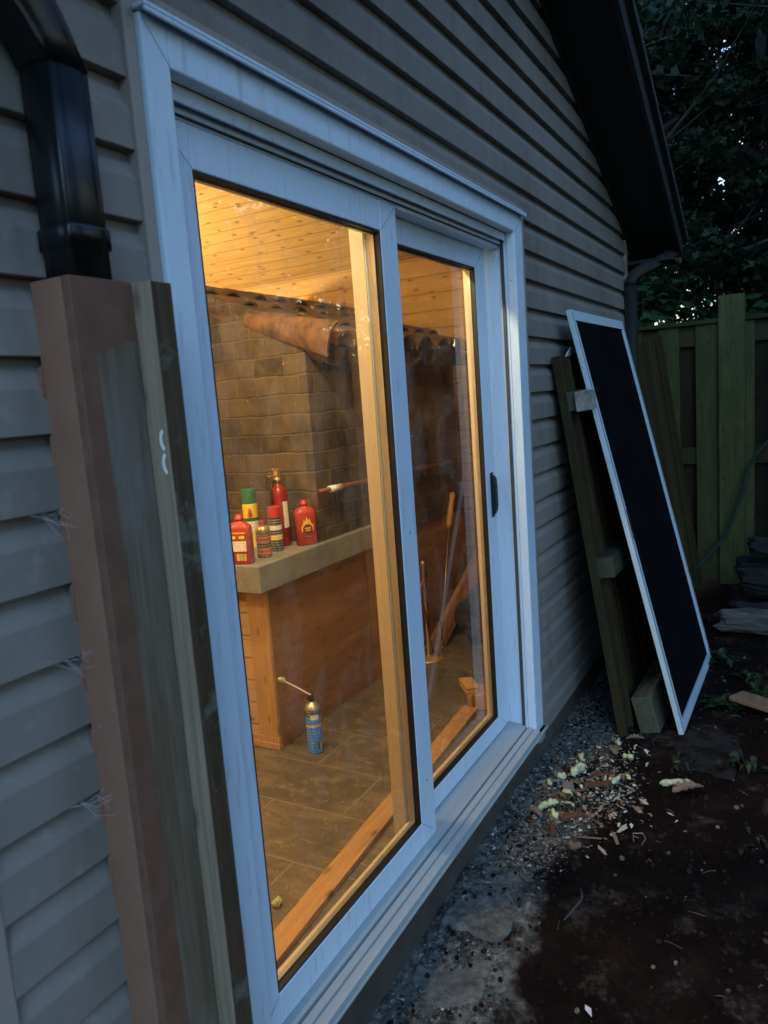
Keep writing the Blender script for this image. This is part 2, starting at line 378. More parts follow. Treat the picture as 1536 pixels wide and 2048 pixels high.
# ------------------------------------------------------------------ ground
random.seed(3)
def gz(x, y):
    d = max(0., min(1., -y/.5))
    z = .018*math.exp(-((x-2.4)/.5)**2) - .02*math.exp(-((x-1.4)/.6)**2) - .02*max(0, min(1, (x-3.6)/1.5))*(1-d)
    z += .012*noise.noise(Vector((x*2.1, y*2.1, 1))) + .008*noise.noise(Vector((x*7, y*7, 4))) + .004*noise.noise(Vector((x*23, y*23, 7)))
    return z
def mk_ground():
    t = NT('dark_soil'); v = t.co(); tc = t.n('ShaderNodeTexCoord'); sp = t.n('ShaderNodeSeparateXYZ'); t.l(tc.outputs['Object'], sp.inputs[0])
    n = t.noise(v, 5, 10, .7); n2 = t.noise(v, 40, 6, .7); n3 = t.noise(v, 1.7, 6, .65)
    c = t.ramp(n, [(.3, (.006, .0035, .003)), (.55, (.014, .0085, .0065)), (.8, (.035, .022, .016))])
    edge = t.math('ADD', t.math('MULTIPLY', sp.outputs[1], 3.2), t.math('MULTIPLY_ADD', n3, 2.4, .30))
    c = t.mix(t.math('MULTIPLY', t.ramp(edge, [(.55, 0.), (.85, .8)]), t.ramp(n, [(.38, .1), (.58, 1.)])), c, t.ramp(n2, [(.28, (.05, .053, .05)), (.5, (.17, .18, .165)), (.72, (.38, .39, .35))]))
    c = t.mix(t.ramp(t.noise(v, 2.6, 9, .78), [(.54, 0.), (.66, .75)]), c, t.ramp(n2, [(.35, (.02, .014, .011)), (.65, (.15, .12, .10))]))
    c = t.mix(t.ramp(n2, [(.68, 0.), (.76, .4)]), c, (.12, .09, .075))
    t.bump(t.math('ADD', n, n2), 1.0, .012); return t.fin(c, .95, 0, .04)
def build_ground():
    def axis(lo, hi, step, far):
        a = list(np.arange(lo, hi+1e-6, step)); s = step
        l = lo; r = hi; L = []; Rr = []
        while l > -far: s *= 1.5; l -= s; L.append(l)
        s = step
        while r < far: s *= 1.5; r += s; Rr.append(r)
        return L[::-1]+a+Rr
    xs = axis(.9, 5.6, .03, 150); ys = axis(-1.6, .0, .03, 150)
    vs = [(x, y, gz(x, y) if (-3 < y < 1 and 0 < x < 8) else -.01) for x in xs for y in ys]
    n = len(ys); fs = [(i*n+j, (i+1)*n+j, (i+1)*n+j+1, i*n+j+1) for i in range(len(xs)-1) for j in range(n-1)]
    me = bpy.data.meshes.new('ground'); me.from_pydata(vs, [], fs)
    tag(finish('ground', me, mk_ground(), None, True), kind='structure')
build_ground()

# ------------------------------------------------------------------ house
XL, XR = .52, 5.06
def ztop(x): return 2.514 + .436*(min(x, 5.58-x) - .52 if x < 2.79 else 5.06-x)
house = thing('house', 'house gable wall clad in grey taupe horizontal siding around the patio door', 'house', (2.8, 0, 0))
# structural wall behind the siding
w = MB(); y0, y1 = .006, .14
w.prism([(XL+.01, .10), (1.06, .10), (1.06, 2.2), (XL+.01, 2.2)], y0, y1, 1)
w.prism([(2.872, .10), (XR-.01, .10), (XR-.01, 2.2), (2.872, 2.2)], y0, y1, 1)
w.prism([(XL+.01, 2.2), (XR-.01, 2.2), (XR-.01, ztop(5.05)), (2.79, ztop(2.79)), (XL+.01, ztop(XL+.01))], y0, y1, 1)
w.obj('wall_core', M_soffit, house)
def siding():
    p = .1145; m = MB()
    prof = [(0.0, -.0195), (.012, -.0205), (.58, -.0185), (.62, -.0170), (.84, -.0030), (.87, -.0005), (1.0, .0015)]
    def rows(xa, xb, k0, k1, clip=False):
        for k in range(k0, k1):
            zb = 1.015+p*k
            ring = []
            pr = [(0., .0015)]+prof
            for fz, y in pr:
                z = zb+fz*p; a, b = xa, xb
                if clip:
                    a = max(a, .52+max(0, (z-2.514)/.436)); b = min(b, 5.06-max(0, (z-2.514)/.436))
                ring.append((a, b, y, z))
            if ring[-1][1]-ring[-1][0] < .05: break
            nx = max(2, int((ring[0][1]-ring[0][0])/.25))
            vs = []
            for a, b, y, z in ring:
                for i in range(nx+1):
                    x = a+(b-a)*i/nx
                    vs.append((x, y+.0012*noise.noise(Vector((x*2.5, k*3.7, 0))), z))
            fs = [(j*(nx+1)+i, j*(nx+1)+i+1, (j+1)*(nx+1)+i+1, (j+1)*(nx+1)+i) for j in range(len(ring)-1) for i in range(nx)]
            m.add(vs, fs)
    rows(.555, .985, -8, 11); rows(3.02, 5.03, -8, 11); rows(.555, 5.03, 11, 30, True)
    return m.obj('siding', M_siding, house)
siding()
MB().box(.49, .556, -.022, .05, .06, 2.52).obj('corner_trim', M_jch, house, bevel=.004)
MB().box(5.03, 5.085, -.022, .05, .06, 2.5).obj('corner_trim', M_jch, house, bevel=.004)
f = MB(); f.box(.5, 5.08, -.012, .14, -.25, .103); f.box(1.0, 3.04, -.0125, .139, .103, .166); f.obj('foundation', M_found, house)
# J channels around the door
j = MB(); j.box(.978, 1.004, -.026, .0, .10, 2.312); j.box(2.962, 3.03, -.020, .0, .075, 2.312); j.box(1.004, 2.962, -.026, .0, 2.272, 2.312)
j.obj('channel_trim', M_jch, house, bevel=.002)
# roof, soffit, fascia, rafters overhang (gable with 5/12 rakes)
def rake(sign):
    def X(x): return x if sign > 0 else 5.58-x
    a, b = 2.79, 5.34
    m = MB()
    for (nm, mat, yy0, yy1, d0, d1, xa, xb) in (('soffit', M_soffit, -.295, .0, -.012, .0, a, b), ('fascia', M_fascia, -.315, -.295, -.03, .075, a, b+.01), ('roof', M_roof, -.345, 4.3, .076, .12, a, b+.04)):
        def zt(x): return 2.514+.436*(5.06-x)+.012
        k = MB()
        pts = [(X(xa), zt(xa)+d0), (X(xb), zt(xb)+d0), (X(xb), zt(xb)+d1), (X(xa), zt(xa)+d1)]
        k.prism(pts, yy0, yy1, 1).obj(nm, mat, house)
    k = MB(); xa, xb = 2.79, 5.10
    k.prism([(X(xa), 2.514+.436*(5.06-xa)-.05), (X(xb), 2.514+.436*(5.06-xb)-.05), (X(xb), 2.514+.436*(5.06-xb)-.002), (X(xa), 2.514+.436*(5.06-xa)-.002)], -.028, -.0, 1).obj('rake_trim', M_soffit, house)
    # closed eave end: boxed return and eave fascia
    zz = 2.514+.436*(5.06-5.34)+.012
    k = MB(); xa, xb = sorted((X(5.085), X(5.35)))
    k.box(xa, xb, -.293, 4.2, zz-.075, zz-.055); k.obj('eave_soffit', M_soffit, house)
    xa, xb = sorted((X(5.35), X(5.42))); k = MB()
    k.box(xa, xb, -.30, 4.2, zz-.07, zz+.03); k.obj('gutter', M_dark, house, bevel=.01)
rake(1); rake(-1)
# interior shell
ir = thing('interior_room', 'timber lined sunroom interior glowing warm behind the glass', 'room', (2.8, 2, .15))
MB().box(.6, 4.93, .145, 4.2, .05, .15).obj('tiled_floor', M_tile, ir)
c = MB(); c.prism([(2.79, 2.565+.436*2.11), (4.96, 2.565-.026), (4.96, 2.60), (2.79, 2.565+.436*2.11+.05)], .145, 4.2, 1)
c.prism([(.62, 2.565-.026), (2.79, 2.565+.436*2.11), (2.79, 2.565+.436*2.11+.05), (.62, 2.60)], .145, 4.2, 1)
c.obj('board_ceiling', M_ceiling, ir)
MB().box(4.90, 4.95, .145, 4.2, .15, 2.56).obj('board_wall', M_wall_wood, ir)
MB().box(.60, .66, .145, 4.2, .15, 2.56).obj('board_wall', M_wall_wood, ir)
MB().prism([(.6, .1), (4.96, .1), (4.96, 2.56), (2.79, 3.48), (.6, 2.56)], 4.2, 4.26, 1).obj('board_wall', M_wall_wood, ir)
# inner lining beside the door, unpainted pine reveal
r_ = MB(); r_.box(.66, 1.05, .142, .155, .15, 2.5); r_.box(2.9, 4.9, .142, .155, .15, 2.5); r_.box(1.05, 2.9, .142, .155, 2.22, 2.56)
r_.obj('front_lining', M_wall_wood, ir)

# ------------------------------------------------------------------ patio door
door = thing('patio_door', 'white two panel sliding patio door set in the siding, warm light inside', 'patio door', (1.97, .02, .166))
cs = MB()     # outer casing in steps
def casing(m, x0, x1, xo0, xo1, zi, zo, zb, ya, yb, inner=True):
    m.box(xo0, x0, ya, yb, zb, zo); m.box(x1, xo1, ya, yb, zb, zo); m.box(x0, x1, ya, yb, zi, zo)
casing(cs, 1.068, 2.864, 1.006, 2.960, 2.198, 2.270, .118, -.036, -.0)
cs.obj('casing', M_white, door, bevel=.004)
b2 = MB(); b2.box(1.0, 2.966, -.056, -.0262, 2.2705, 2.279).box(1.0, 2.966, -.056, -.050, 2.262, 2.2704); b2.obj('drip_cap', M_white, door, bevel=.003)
jb = MB()     # jambs and head, .00 to .14
jb.box(1.045, 1.0675, .0005, .14, .166, 2.199); jb.box(2.8645, 2.889, .0005, .14, .166, 2.199); jb.box(1.0675, 2.8645, .03, .14, 2.152, 2.198)
jb.box(1.0675, 2.8645, .0005, .0065, 2.168, 2.1975); jb.box(1.0675, 2.8645, .0195, .0245, 2.158, 2.1975)
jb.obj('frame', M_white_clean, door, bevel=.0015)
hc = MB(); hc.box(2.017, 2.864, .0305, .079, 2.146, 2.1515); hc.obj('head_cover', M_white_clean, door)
th = MB(); th.box(1.07, 2.862, .0066, .0194, 2.176, 2.197); th.box(1.07, 2.862, .0246, .0299, 2.156, 2.197); th.obj('head_track_shade', M_gasket, door)  # tracks coloured black to paint in the shadow line between head and panels
tk = MB(); tk.box(2.856, 2.8644, .011, .022, .2, 2.19)
tk.obj('jamb_track', M_track, door)
sl = MB(); sl.prism([(-.052, .168), (.139, .168), (.139, .196), (.076, .206), (.030, .200), (.006, .194), (.0045, .182), (-.001, .182), (-.003, .192), (-.022, .189), (-.0235, .182), (-.028, .182), (-.030, .188), (-.052, .183)], 1.0685, 2.8635, 0)
sl.obj('sill', M_sill, door)
MB().box(1.0685, 2.8635, -.0008, .0035, .1821, .1826).box(1.0677, 1.0708, .0262, .0295, .2, 2.15).obj('grime_line', M_track, door)
MB().box(1.006, 2.955, -.060, -.0365, .162, .1675).box(1.0, 2.96, -.05, -.002, .1665, .1675).obj('sill_nose', M_sill, door)
def panel(name, x0, x1, gx0, gx1, yo, yi, zb, zt, gz0, gz1, label):
    p = MB()
    # stiles run full height, rails butt between them
    p.box(x0, gx0, yo, yi, zb, zt); p.box(gx1, x1, yo, yi, zb, zt)
    p.box(gx0, gx1, yo+.0003, yi-.0003, zb, gz0); p.box(gx0, gx1, yo+.0003, yi-.0003, gz1, zt)
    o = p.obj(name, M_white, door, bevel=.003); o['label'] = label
    yg = yo+.019
    g = MB(); e = .0015
    g.box(gx0+.0001, gx0+.006, yo+.003, yg, gz0, gz1); g.box(gx1-.006, gx1-.0001, yo+.003, yg, gz0, gz1)
    g.box(gx0+.006, gx1-.006, yo+.003, yg, gz0+.0001, gz0+.006); g.box(gx0+.006, gx1-.006, yo+.003, yg, gz1-.006, gz1-.0001)
    go = g.obj('gasket', M_gasket, o)
    for k, yy in enumerate((yg+.001, yg+.014)):
        q = MB(); q.add([(gx0+.001, yy, gz0+.001), (gx1-.001, yy, gz0+.001), (gx1-.001, yy, gz1-.001), (gx0+.001, yy, gz1-.001)], [(0, 1, 2, 3)])
        q.obj('glass', M_glass, o)
    s = MB(); ys0, ys1 = yg+.0015, yg+.0135
    s.box(gx0+.0005, gx0+.009, ys0, ys1, gz0+.001, gz1-.001); s.box(gx1-.009, gx1-.0005, ys0, ys1, gz0+.001, gz1-.001)
    s.box(gx0+.009, gx1-.009, ys0, ys1, gz0+.001, gz0+.009); s.box(gx0+.009, gx1-.009, ys0, ys1, gz1-.009, gz1-.001)
    s.obj('spacer', M_spacer, o)
    st = MB(); yb0, yb1 = yg+.0145, yi+.006; h = .003      # cream inner glazing bead
    st.box(gx0-.01, gx0+h, yb0, yb1, gz0-.01, gz1+.01); st.box(gx1-h, gx1+.01, yb0, yb1, gz0-.01, gz1+.01)
    st.box(gx0+h, gx1-h, yb0, yb1, gz0-.01, gz0+h); st.box(gx0+h, gx1-h, yb0, yb1, gz1-h, gz1+.01)
    st.obj('inner_bead', M_cream, o, bevel=.0015)
    return o
M_spacer = m_plain('aluminium_spacer', (.45, .42, .38), .35, .6)
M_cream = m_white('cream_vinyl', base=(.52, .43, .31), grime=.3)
p1 = panel('door_panel', 1.071, 2.015, 1.172, 1.918, .030, .072, .2005, 2.1515, .277, 2.068, 'outer left door panel fixed in the front track')
p2 = panel('door_panel', 1.908, 2.838, 2.012, 2.739, .080, .125, .2065, 2.1515, .277, 2.068, 'inner right door panel with black pull handle')
h_ = MB(); h_.prism([(.0798, 1.275), (.070, 1.273), (.062, 1.262), (.059, 1.235), (.059, 1.155), (.062, 1.132), (.070, 1.117), (.0798, 1.115)], 2.782, 2.804, 0)
h_.box(2.778, 2.808, .0765, .0798, 1.105, 1.285); h_.obj('handle', M_gasket, p2, bevel=.003)
def seam(par, p0, p1, y, w=.0011):
    d = Vector((p1[0]-p0[0], 0, p1[1]-p0[1])); L = d.length; d.normalize(); M = frame_from((p0[0], y, p0[1]), d, (-d.z, 0, d.x))
    MB().box(.0, L, -.0002, .0002, -w/2, w/2, M).obj('mitre_seam', M_seam, par)
M_seam = m_plain('seam_grime', (.10, .12, .13), .8)
for (a, b) in (((1.073, 2.150), (1.170, 2.070)), ((2.013, 2.150), (1.920, 2.070)), ((1.073, .203), (1.170, .275)), ((2.013, .203), (1.920, .275))): seam(p1, a, b, .0297)
for (a, b) in (((2.836, 2.150), (2.741, 2.070)), ((2.836, .208), (2.741, .275))): seam(p2, a, b, .0797)
seam(door, (1.068, 2.198), (1.010, 2.262), -.0363); seam(door, (2.864, 2.198), (2.955, 2.262), -.0363)
for (xx, zz) in ((1.12, 1.9), (1.12, .6), (1.97, 1.2), (1.97, .4)): MB().lathe([(.0035, 0), (.0035, .0008), (.002, .0012)], 10, frame_from((xx, .0299, zz), (1, 0, 0), (0, -1, 0))).obj('screw_cap', M_track, p1)
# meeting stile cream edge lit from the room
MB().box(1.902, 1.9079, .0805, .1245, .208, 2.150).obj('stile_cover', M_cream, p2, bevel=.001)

# ------------------------------------------------------------------ lamps of the room, plus an added fill lamp
M_bulb = NT('lit_bulb'); M_bulb.p.inputs['Emission Color'].default_value = (1, .62, .28, 1); M_bulb.p.inputs['Emission Strength'].default_value = 6; M_bulb = M_bulb.fin((.9, .8, .6), .3)
def lamp(x, y, z, watt, label):
    L = thing('pendant_lamp', label, 'lamp', (x, y, z), 'lit pendant lamps of the room')
    zc = 2.565+.436*(2.11-abs(x-2.79)) - .01
    MB().tube([(x, y, z+.12), (x, y, zc)], .004, 6).obj('cord', M_gasket, L)
    MB().lathe([(.012, .13), (.022, .12), (.024, .07), (.02, .07)], 16, Matrix.Translation((x, y, z))).obj('socket', M_dark, L)
    MB().lathe([(.012, .069), (.03, .04), (.036, .01), (.03, -.02), (.008, -.032)], 16, Matrix.Translation((x, y, z))).obj('bulb', M_bulb, L, smooth=True)
    ld = bpy.data.lights.new('bulb_light', 'POINT'); ld.energy = watt; ld.color = (1.0, .82, .46); ld.shadow_soft_size = .06
    lo = link(bpy.data.objects.new('bulb_light', ld)); lo.location = (0, 0, -.10); lo.parent = L
lamp(1.15, 1.6, 2.30, 13, 'warm lit pendant lamp hanging in the room left of the fireplace ledge')
lamp(1.80, .48, 2.62, 30, 'added unseen warm fill lamp hanging high above the inside of the door head')  # unseen fill lamp, added to brighten the front faces of the fireplace
lamp(3.25, 3.3, 2.25, 64, 'warm lit pendant lamp hanging behind the brick fireplace')

# ------------------------------------------------------------------ fireplace
fp = thing('fireplace', 'brick fireplace with concrete ledge, wood clad base and terracotta tile canopy', 'fireplace', (3.4, 1.5, .15))
MB().prism([(.93, .978), (2.6, .978), (2.6, 2.34), (1.75, 2.245), (1.2, 2.055), (.93, 1.885)], 2.80, 4.42, 0).obj('brickwork', M_brick, fp)
lg = MB(); lg.box(2.302, 3.50, .90, 2.6, .862, .975); lo_ = lg.obj('ledge', M_ledge, fp, bevel=.004)
MB().box(2.392, 4.5, .944, 2.58, .152, .861).obj('base', M_ply, fp)
MB().box(2.378, 2.3915, 1.045, 2.58, .205, .80).obj('end_cladding', M_clad, fp)
MB().box(2.374, 2.3915, .940, 1.044, .205, .861).obj('corner_board', M_pine_v, fp, bevel=.001)
MB().box(2.380, 2.3915, 1.045, 2.58, .80, .861).obj('top_board', M_ply, fp)
MB().box(2.368, 2.3915, .936, 2.58, .152, .178).box(2.372, 2.3915, .938, 2.58, .1785, .2045).obj('skirting', M_pine_v, fp, bevel=.001)
MB().box(3.35, 4.45, .934, .9435, .152, .172).obj('dark_strip', M_gasket, fp)
def barrel(L, r0, r1, th=.013, seg=12, flip=False, a0=0.0):
    """half barrel tile along local x (0 = lower end), convex up"""
    vs = []; fs = []; nL = 5
    for i in range(nL+1):
        f = i/nL; r = r0+(r1-r0)*f
        for rr in (r, r-th):
            for k in range(seg+1):
                a = a0+(math.pi-2*a0)*k/seg; vs.append(Vector((f*L, rr*math.cos(a), rr*math.sin(a)*(.85))))
    n = seg+1
    for i in range(nL):
        for s in range(2):
            b0 = i*2*n+s*n; b1 = (i+1)*2*n+s*n
            for k in range(seg): fs.append((b0+k, b0+k+1, b1+k+1, b1+k))
        for k in (0, seg): fs.append((i*2*n+k, (i+1)*2*n+k, (i+1)*2*n+n+k, i*2*n+n+k))
    for i in (0, nL):
        for k in range(seg): fs.append((i*2*n+k, i*2*n+k+1, i*2*n+n+k+1, i*2*n+n+k))
    if flip: vs = [Vector((v.x, v.y, -v.z)) for v in vs]
    return vs, fs
sl_ = Vector((0, 1, .365)).normalized()       # up the slope, into the room
random.seed(11)
def tile(x, t0, lift, r0=.085, r1=.068, L=.40, flip=False, rot=0, mat=None, jx=0, a0=0.0):
    base = Vector((x+jx, .79, 1.885)) + sl_*t0 + Vector((0, 0, lift))
    M = frame_from(base, sl_, (0, -.365, 1)) @ Matrix.Rotation(.055, 4, 'Y') @ Matrix.Rotation(rot, 4, 'X')
    vs, fs = barrel(L, r0, r1, flip=flip, a0=a0)
    return MB().add([M @ v for v in vs], fs).obj('roof_tile', mat or M_terra, fp, smooth=False)
for k in range(8):
    x = 2.93+.205*k
    for c_ in range(4):
        tile(x+random.uniform(-.01, .01), .28*c_+random.uniform(-.02, .02), -.035, rot=random.uniform(-.06, .06), mat=(M_terra if k < 1 and c_ == 0 else M_terra_b))
for k in range(9):
    for c_ in range(2):
        tile(2.88+.2*k, .03+.55*c_, -.055, L=.58, flip=True, mat=M_terra_b)
tile(2.835, -.02, -.012, r0=.098, r1=.050, L=.50, rot=-1.35, a0=.62, mat=m_plain('dusty_terracotta', (.15, .072, .035), .9, 0, .5, 16, .8))      # verge tile over the brick corner
# slab carrying the tiles
MB().prism([(.86, 1.775), (1.85, 2.135), (1.85, 2.155), (.86, 1.795)], 2.90, 4.42, 0).obj('canopy_board', M_brick, fp)
MB().box(3.501, 4.42, .93, 2.59, .862, .9775).obj('lower_brickwork', M_brick, fp)
# pipe along the bricks
M_copper = m_plain('rusty_pipe_metal', (.20, .07, .04), .5, .3)
rd = thing('wall_pipe', 'rusty horizontal pipe with white tape running across the fireplace bricks', 'pipe', (3.5, .9, 1.2))
MB().tube([(2.78, .9, 1.213), (3.4, .9, 1.207), (4.25, .9, 1.195)], .011, 10).obj('pipe', M_copper, rd, smooth=True)
MB().tube([(2.86, .9, 1.2125), (2.96, .9, 1.2115)], .0155, 10).obj('tape_wrap', M_white_paint, rd, smooth=True)
MB().box(3.1, 3.13, .9, .929, 1.19, 1.222).obj('bracket', M_dark, rd); MB().box(4.1, 4.13, .9, .929, 1.18, 1.212).obj('bracket', M_dark, rd)

# ------------------------------------------------------------------ things on the ledge
M_red = m_plain('red_plastic', (.44, .04, .022), .4, 0, .3)
M_red2 = m_plain('fire_red_paint', (.28, .018, .016), .3, 0, .2)
M_lab = NT('printed_label')
def mk_label(name, base, ink, rows=60, col=0, thresh=.55):
    t = NT(name); v = t.swz('xyz'); tc = t.n('ShaderNodeTexCoord'); sp = t.n('ShaderNodeSeparateXYZ'); t.l(tc.outputs['Object'], sp.inputs[0])
    fr = t.math('FRACT', t.math('MULTIPLY', sp.outputs[2], rows)); n = t.noise(t.mapv(t.co(), (260, 260, 20)), 1, 2)
    k = t.math('MULTIPLY', t.ramp(fr, [(.35, 0.), (.45, 1.), (.8, 1.), (.9, 0.)]), t.ramp(n, [(.42, 0.), (.5, 1.)]))
    return t.fin(t.mix(t.math('MULTIPLY', k, thresh), base, ink), .5)
M_label_w = mk_label('white_text_label', (.82, .78, .72), (.12, .1, .1), 110)
M_label_y = mk_label('yellow_text_label', (.85, .62, .12), (.1, .08, .03), 90)
M_label_k = mk_label('black_text_can', (.03, .03, .028), (.4, .38, .33), 90, thresh=.8)
M_label_o = mk_label('orange_can_print', (.55, .14, .05), (.05, .04, .03), 60, thresh=.9)
M_green = m_plain('green_cap_plastic', (.03, .16, .07), .4)
M_yel = m_plain('flame_yellow', (.85, .55, .06), .45)
M_gold = m_plain('brass_cone', (.65, .48, .22), .3, .7)
M_steel = m_plain('dull_steel', (.42, .40, .36), .35, .8)
M_black = m_plain('black_plastic', (.012, .012, .012), .4)
LZ = .9755
def T(x, y, z=LZ, rz=0): return Matrix.Translation((x, y, z)) @ Matrix.Rotation(rz, 4, 'Z')
def rbox(hx, hy, z0, z1, seg=24, p=3.2, n=None):
    """superellipse ring list helper"""
    return [(hx*math.copysign(abs(math.cos(a))**(2/p), math.cos(a)), hy*math.copysign(abs(math.sin(a))**(2/p), math.sin(a))) for a in [2*math.pi*k/seg for k in range(seg)]]
def loft(m, rings, M):
    seg = 24; vs = []; fs = []
    for hx, hy, z, p in rings:
        for (x, y) in rbox(hx, hy, 0, 0, seg, p): vs.append(M @ Vector((x, y, z)))
    for i in range(len(rings)-1):
        for k in range(seg):
            k2 = (k+1) % seg; fs.append((i*seg+k, i*seg+k2, (i+1)*seg+k2, (i+1)*seg+k))
    fs.append(tuple(range(seg-1, -1, -1))); fs.append(tuple((len(rings)-1)*seg+k for k in range(seg)))
    return m.add(vs, fs)
def fluid(x, y, rz, label, flame, H=.205, w=.048, d=.031):
    t = thing('lighter_fluid_bottle', label, 'bottle', (x, y, LZ), 'red plastic bottles on the fireplace ledge'); M = T(x, y, LZ, rz)
    loft(MB(), [(w*.9, d*.9, 0, 4), (w, d, .006, 4), (w, d, H*.70, 4), (w*.97, d*.95, H*.75, 3.5), (w*.72, d*.7, H*.82, 3), (.017, .015, H*.86, 2), (.015, .014, H*.875, 2)], M).obj('bottle_body', M_red, t, smooth=True)
    loft(MB(), [(.017, .017, H*.876, 2), (.018, .018, H*.93, 2), (.014, .014, H*.935, 2), (.015, .015, H*.985, 2), (.010, .010, H, 2)], M).obj('cap', M_red, t, smooth=True)
    q = MB(); yy = -d-.0008
    if flame:
        fl = [(-.028, .062), (-.030, .085), (-.020, .100), (-.016, .118), (-.008, .108), (-.002, .132), (.006, .112), (.012, .122), (.018, .102), (.028, .088), (.026, .062), (.014, .075), (-.014, .075)]
        q.add([M @ Vector((a, yy-.0002, b)) for a, b in fl]+[M @ Vector((a, yy+.0006, b)) for a, b in fl], [tuple(range(13))]+[(i, (i+1) % 13, 13+(i+1) % 13, 13+i) for i in range(13)])
        q.obj('flame_emblem', M_yel, t)
        q2 = MB(); q2.lathe([(.023, 0), (.023, .0008)], 20, M @ Matrix.Translation((0, yy-.0003, .074)) @ Matrix.Rotation(math.pi/2, 4, 'X')); q2.obj('emblem_disc', m_plain('dark_red_print', (.16, .02, .01), .5), t)
        MB().box(-.014, .014, yy-.0022, yy-.0014, .076, .081, M).box(-.011, .011, yy-.0022, yy-.0014, .066, .071, M).obj('emblem_text', M_yel, t)
        MB().box(-.018, .018, yy-.0012, yy-.0004, .036, .046, M).obj('small_print', M_label_k, t)
    else:
        MB().box(-.034, .034, yy-.0002, yy+.0008, .055, .098, M).obj('text_panel', M_label_w, t)
        MB().box(-.034, .034, yy-.0002, yy+.0008, .128, .133, M).box(-.034, -.010, yy-.0002, yy+.0008, .106, .120, M).box(.004, .028, yy-.0002, yy+.0008, .106, .120, M).obj('hazard_panel', M_label_y, t)
        MB().box(-.012, .030, yy-.0002, yy+.0008, .016, .044, M).obj('barcode_panel', m_bar, t)
def mk_bar():
    t = NT('barcode_print'); v = t.co(); n = t.noise(t.mapv(v, (420, 420, .01)), 1, 1)
    return t.fin(t.ramp(n, [(.48, (.05, .05, .04)), (.52, (.8, .7, .2))]), .5)
m_bar = mk_bar()
# facing towards the glass and a little to the left
fluid(2.352, 1.02, R(-72), 'red lighter fluid bottle with white text label at the ledge corner, leftmost', False)
fluid(2.748, .972, R(-38), 'red lighter fluid bottle with yellow flame emblem, rightmost on the ledge', True)
def spraycan(x, y, H, r, label, cat, body, cap, capr, caph, extra=None, name='spray_can', neck=True):
    t = thing(name, label, cat, (x, y, LZ)); M = T(x, y)
    MB().lathe([(r*.93, 0), (r, .003), (r, H*.97), (r*.98, H*.985), (r*.80, H)], 28, M).obj('can_body', body, t, smooth=False)
    if neck: MB().lathe([(r*.80, H+.0002), (r*.62, H+.012), (r*.5, H+.013)], 24, M).obj('shoulder', M_steel, t, smooth=True)
    MB().lathe([(capr, H+.0135 if neck else H+.0005), (capr, H+caph), (capr*.85, H+caph+.004)], 24, M).obj('cap', cap, t, smooth=False)
    if extra: extra(t, M, H, r)
    return t
def green_extra(t, M, H, r):
    MB().lathe([(r+.0004, H*.30), (r+.0004, H*.45)], 28, M).obj('green_band', M_green, t)
    MB().lathe([(r+.0004, H*.12), (r+.0004, H*.29)], 28, M).obj('text_band', M_label_w, t)
    a = [(-.016, H*.62), (-.002, H*.88), (.010, H*.62)]
    MB().prism([(p, q) for p, q in a], -r-.001, -r+.004, 1).obj('red_emblem', M_red, t).matrix_world
gt = spraycan(2.645, 1.20, .205, .034, 'tall spray can with green cap and yellow body behind the bottles', 'spray can', M_yel, M_green, .033, .062, None, neck=False)
_t = gt; _M = T(2.645, 1.20)
MB().lathe([(.0344, .125), (.0344, .140)], 28, _M).obj('green_band', M_green, _t)
MB().lathe([(.0344, .080), (.0344, .122)], 28, _M).obj('text_band', M_label_w, _t)
MB().prism([(2.600, 1.125), (2.612, 1.160), (2.622, 1.125)], 1.170, 1.182, 1).obj('red_emblem', M_red, _t)
bt = spraycan(2.480, 1.005, .122, .031, 'short black and orange butane can with brass shoulder and red tip', 'gas can', M_label_k, M_red, .009, .032, name='butane_can')
MB().lathe([(.0312, .098), (.0313, .121), (.026, .133), (.018, .1345)], 28, T(2.480, 1.005)).obj('brass_cone', M_gold, bt, smooth=True)
MB().lathe([(.0314, .012), (.0314, .040)], 28, T(2.480, 1.005)).obj('orange_band', M_label_o, bt)
MB().lathe([(.0314, .066), (.0314, .090)], 28, T(2.480, 1.005)).obj('orange_band', M_label_o, bt)
b3 = thing('torch_lighter', 'black looped torch holder between the first red bottle and the butane can', 'torch', (2.405, 1.05, LZ))
MB().tube([(2.405+.022*math.cos(a), 1.05+.01*math.cos(a), 1.065+.045*math.sin(a)) for a in np.linspace(-1.2, 4.2, 18)], .006, 8).obj('loop', M_black, b3, smooth=True)
MB().lathe([(.018, 0), (.020, .01), (.016, .05), (.012, .055)], 16, T(2.405, 1.05)).obj('foot', M_black, b3, smooth=True)
sc_ = spraycan(2.60, 1.03, .150, .0295, 'dark grey aerosol can with wide red cap, beside the fire extinguisher', 'spray can', M_label_k, M_red, .0295, .045, None, neck=False)
MB().lathe([(.0299, .095), (.0299, .115)], 28, T(2.60, 1.03)).obj('grey_band', M_label_w, sc_)
MB().lathe([(.0299, .052), (.0299, .072)], 28, T(2.60, 1.03)).obj('gold_band', M_label_y, sc_)
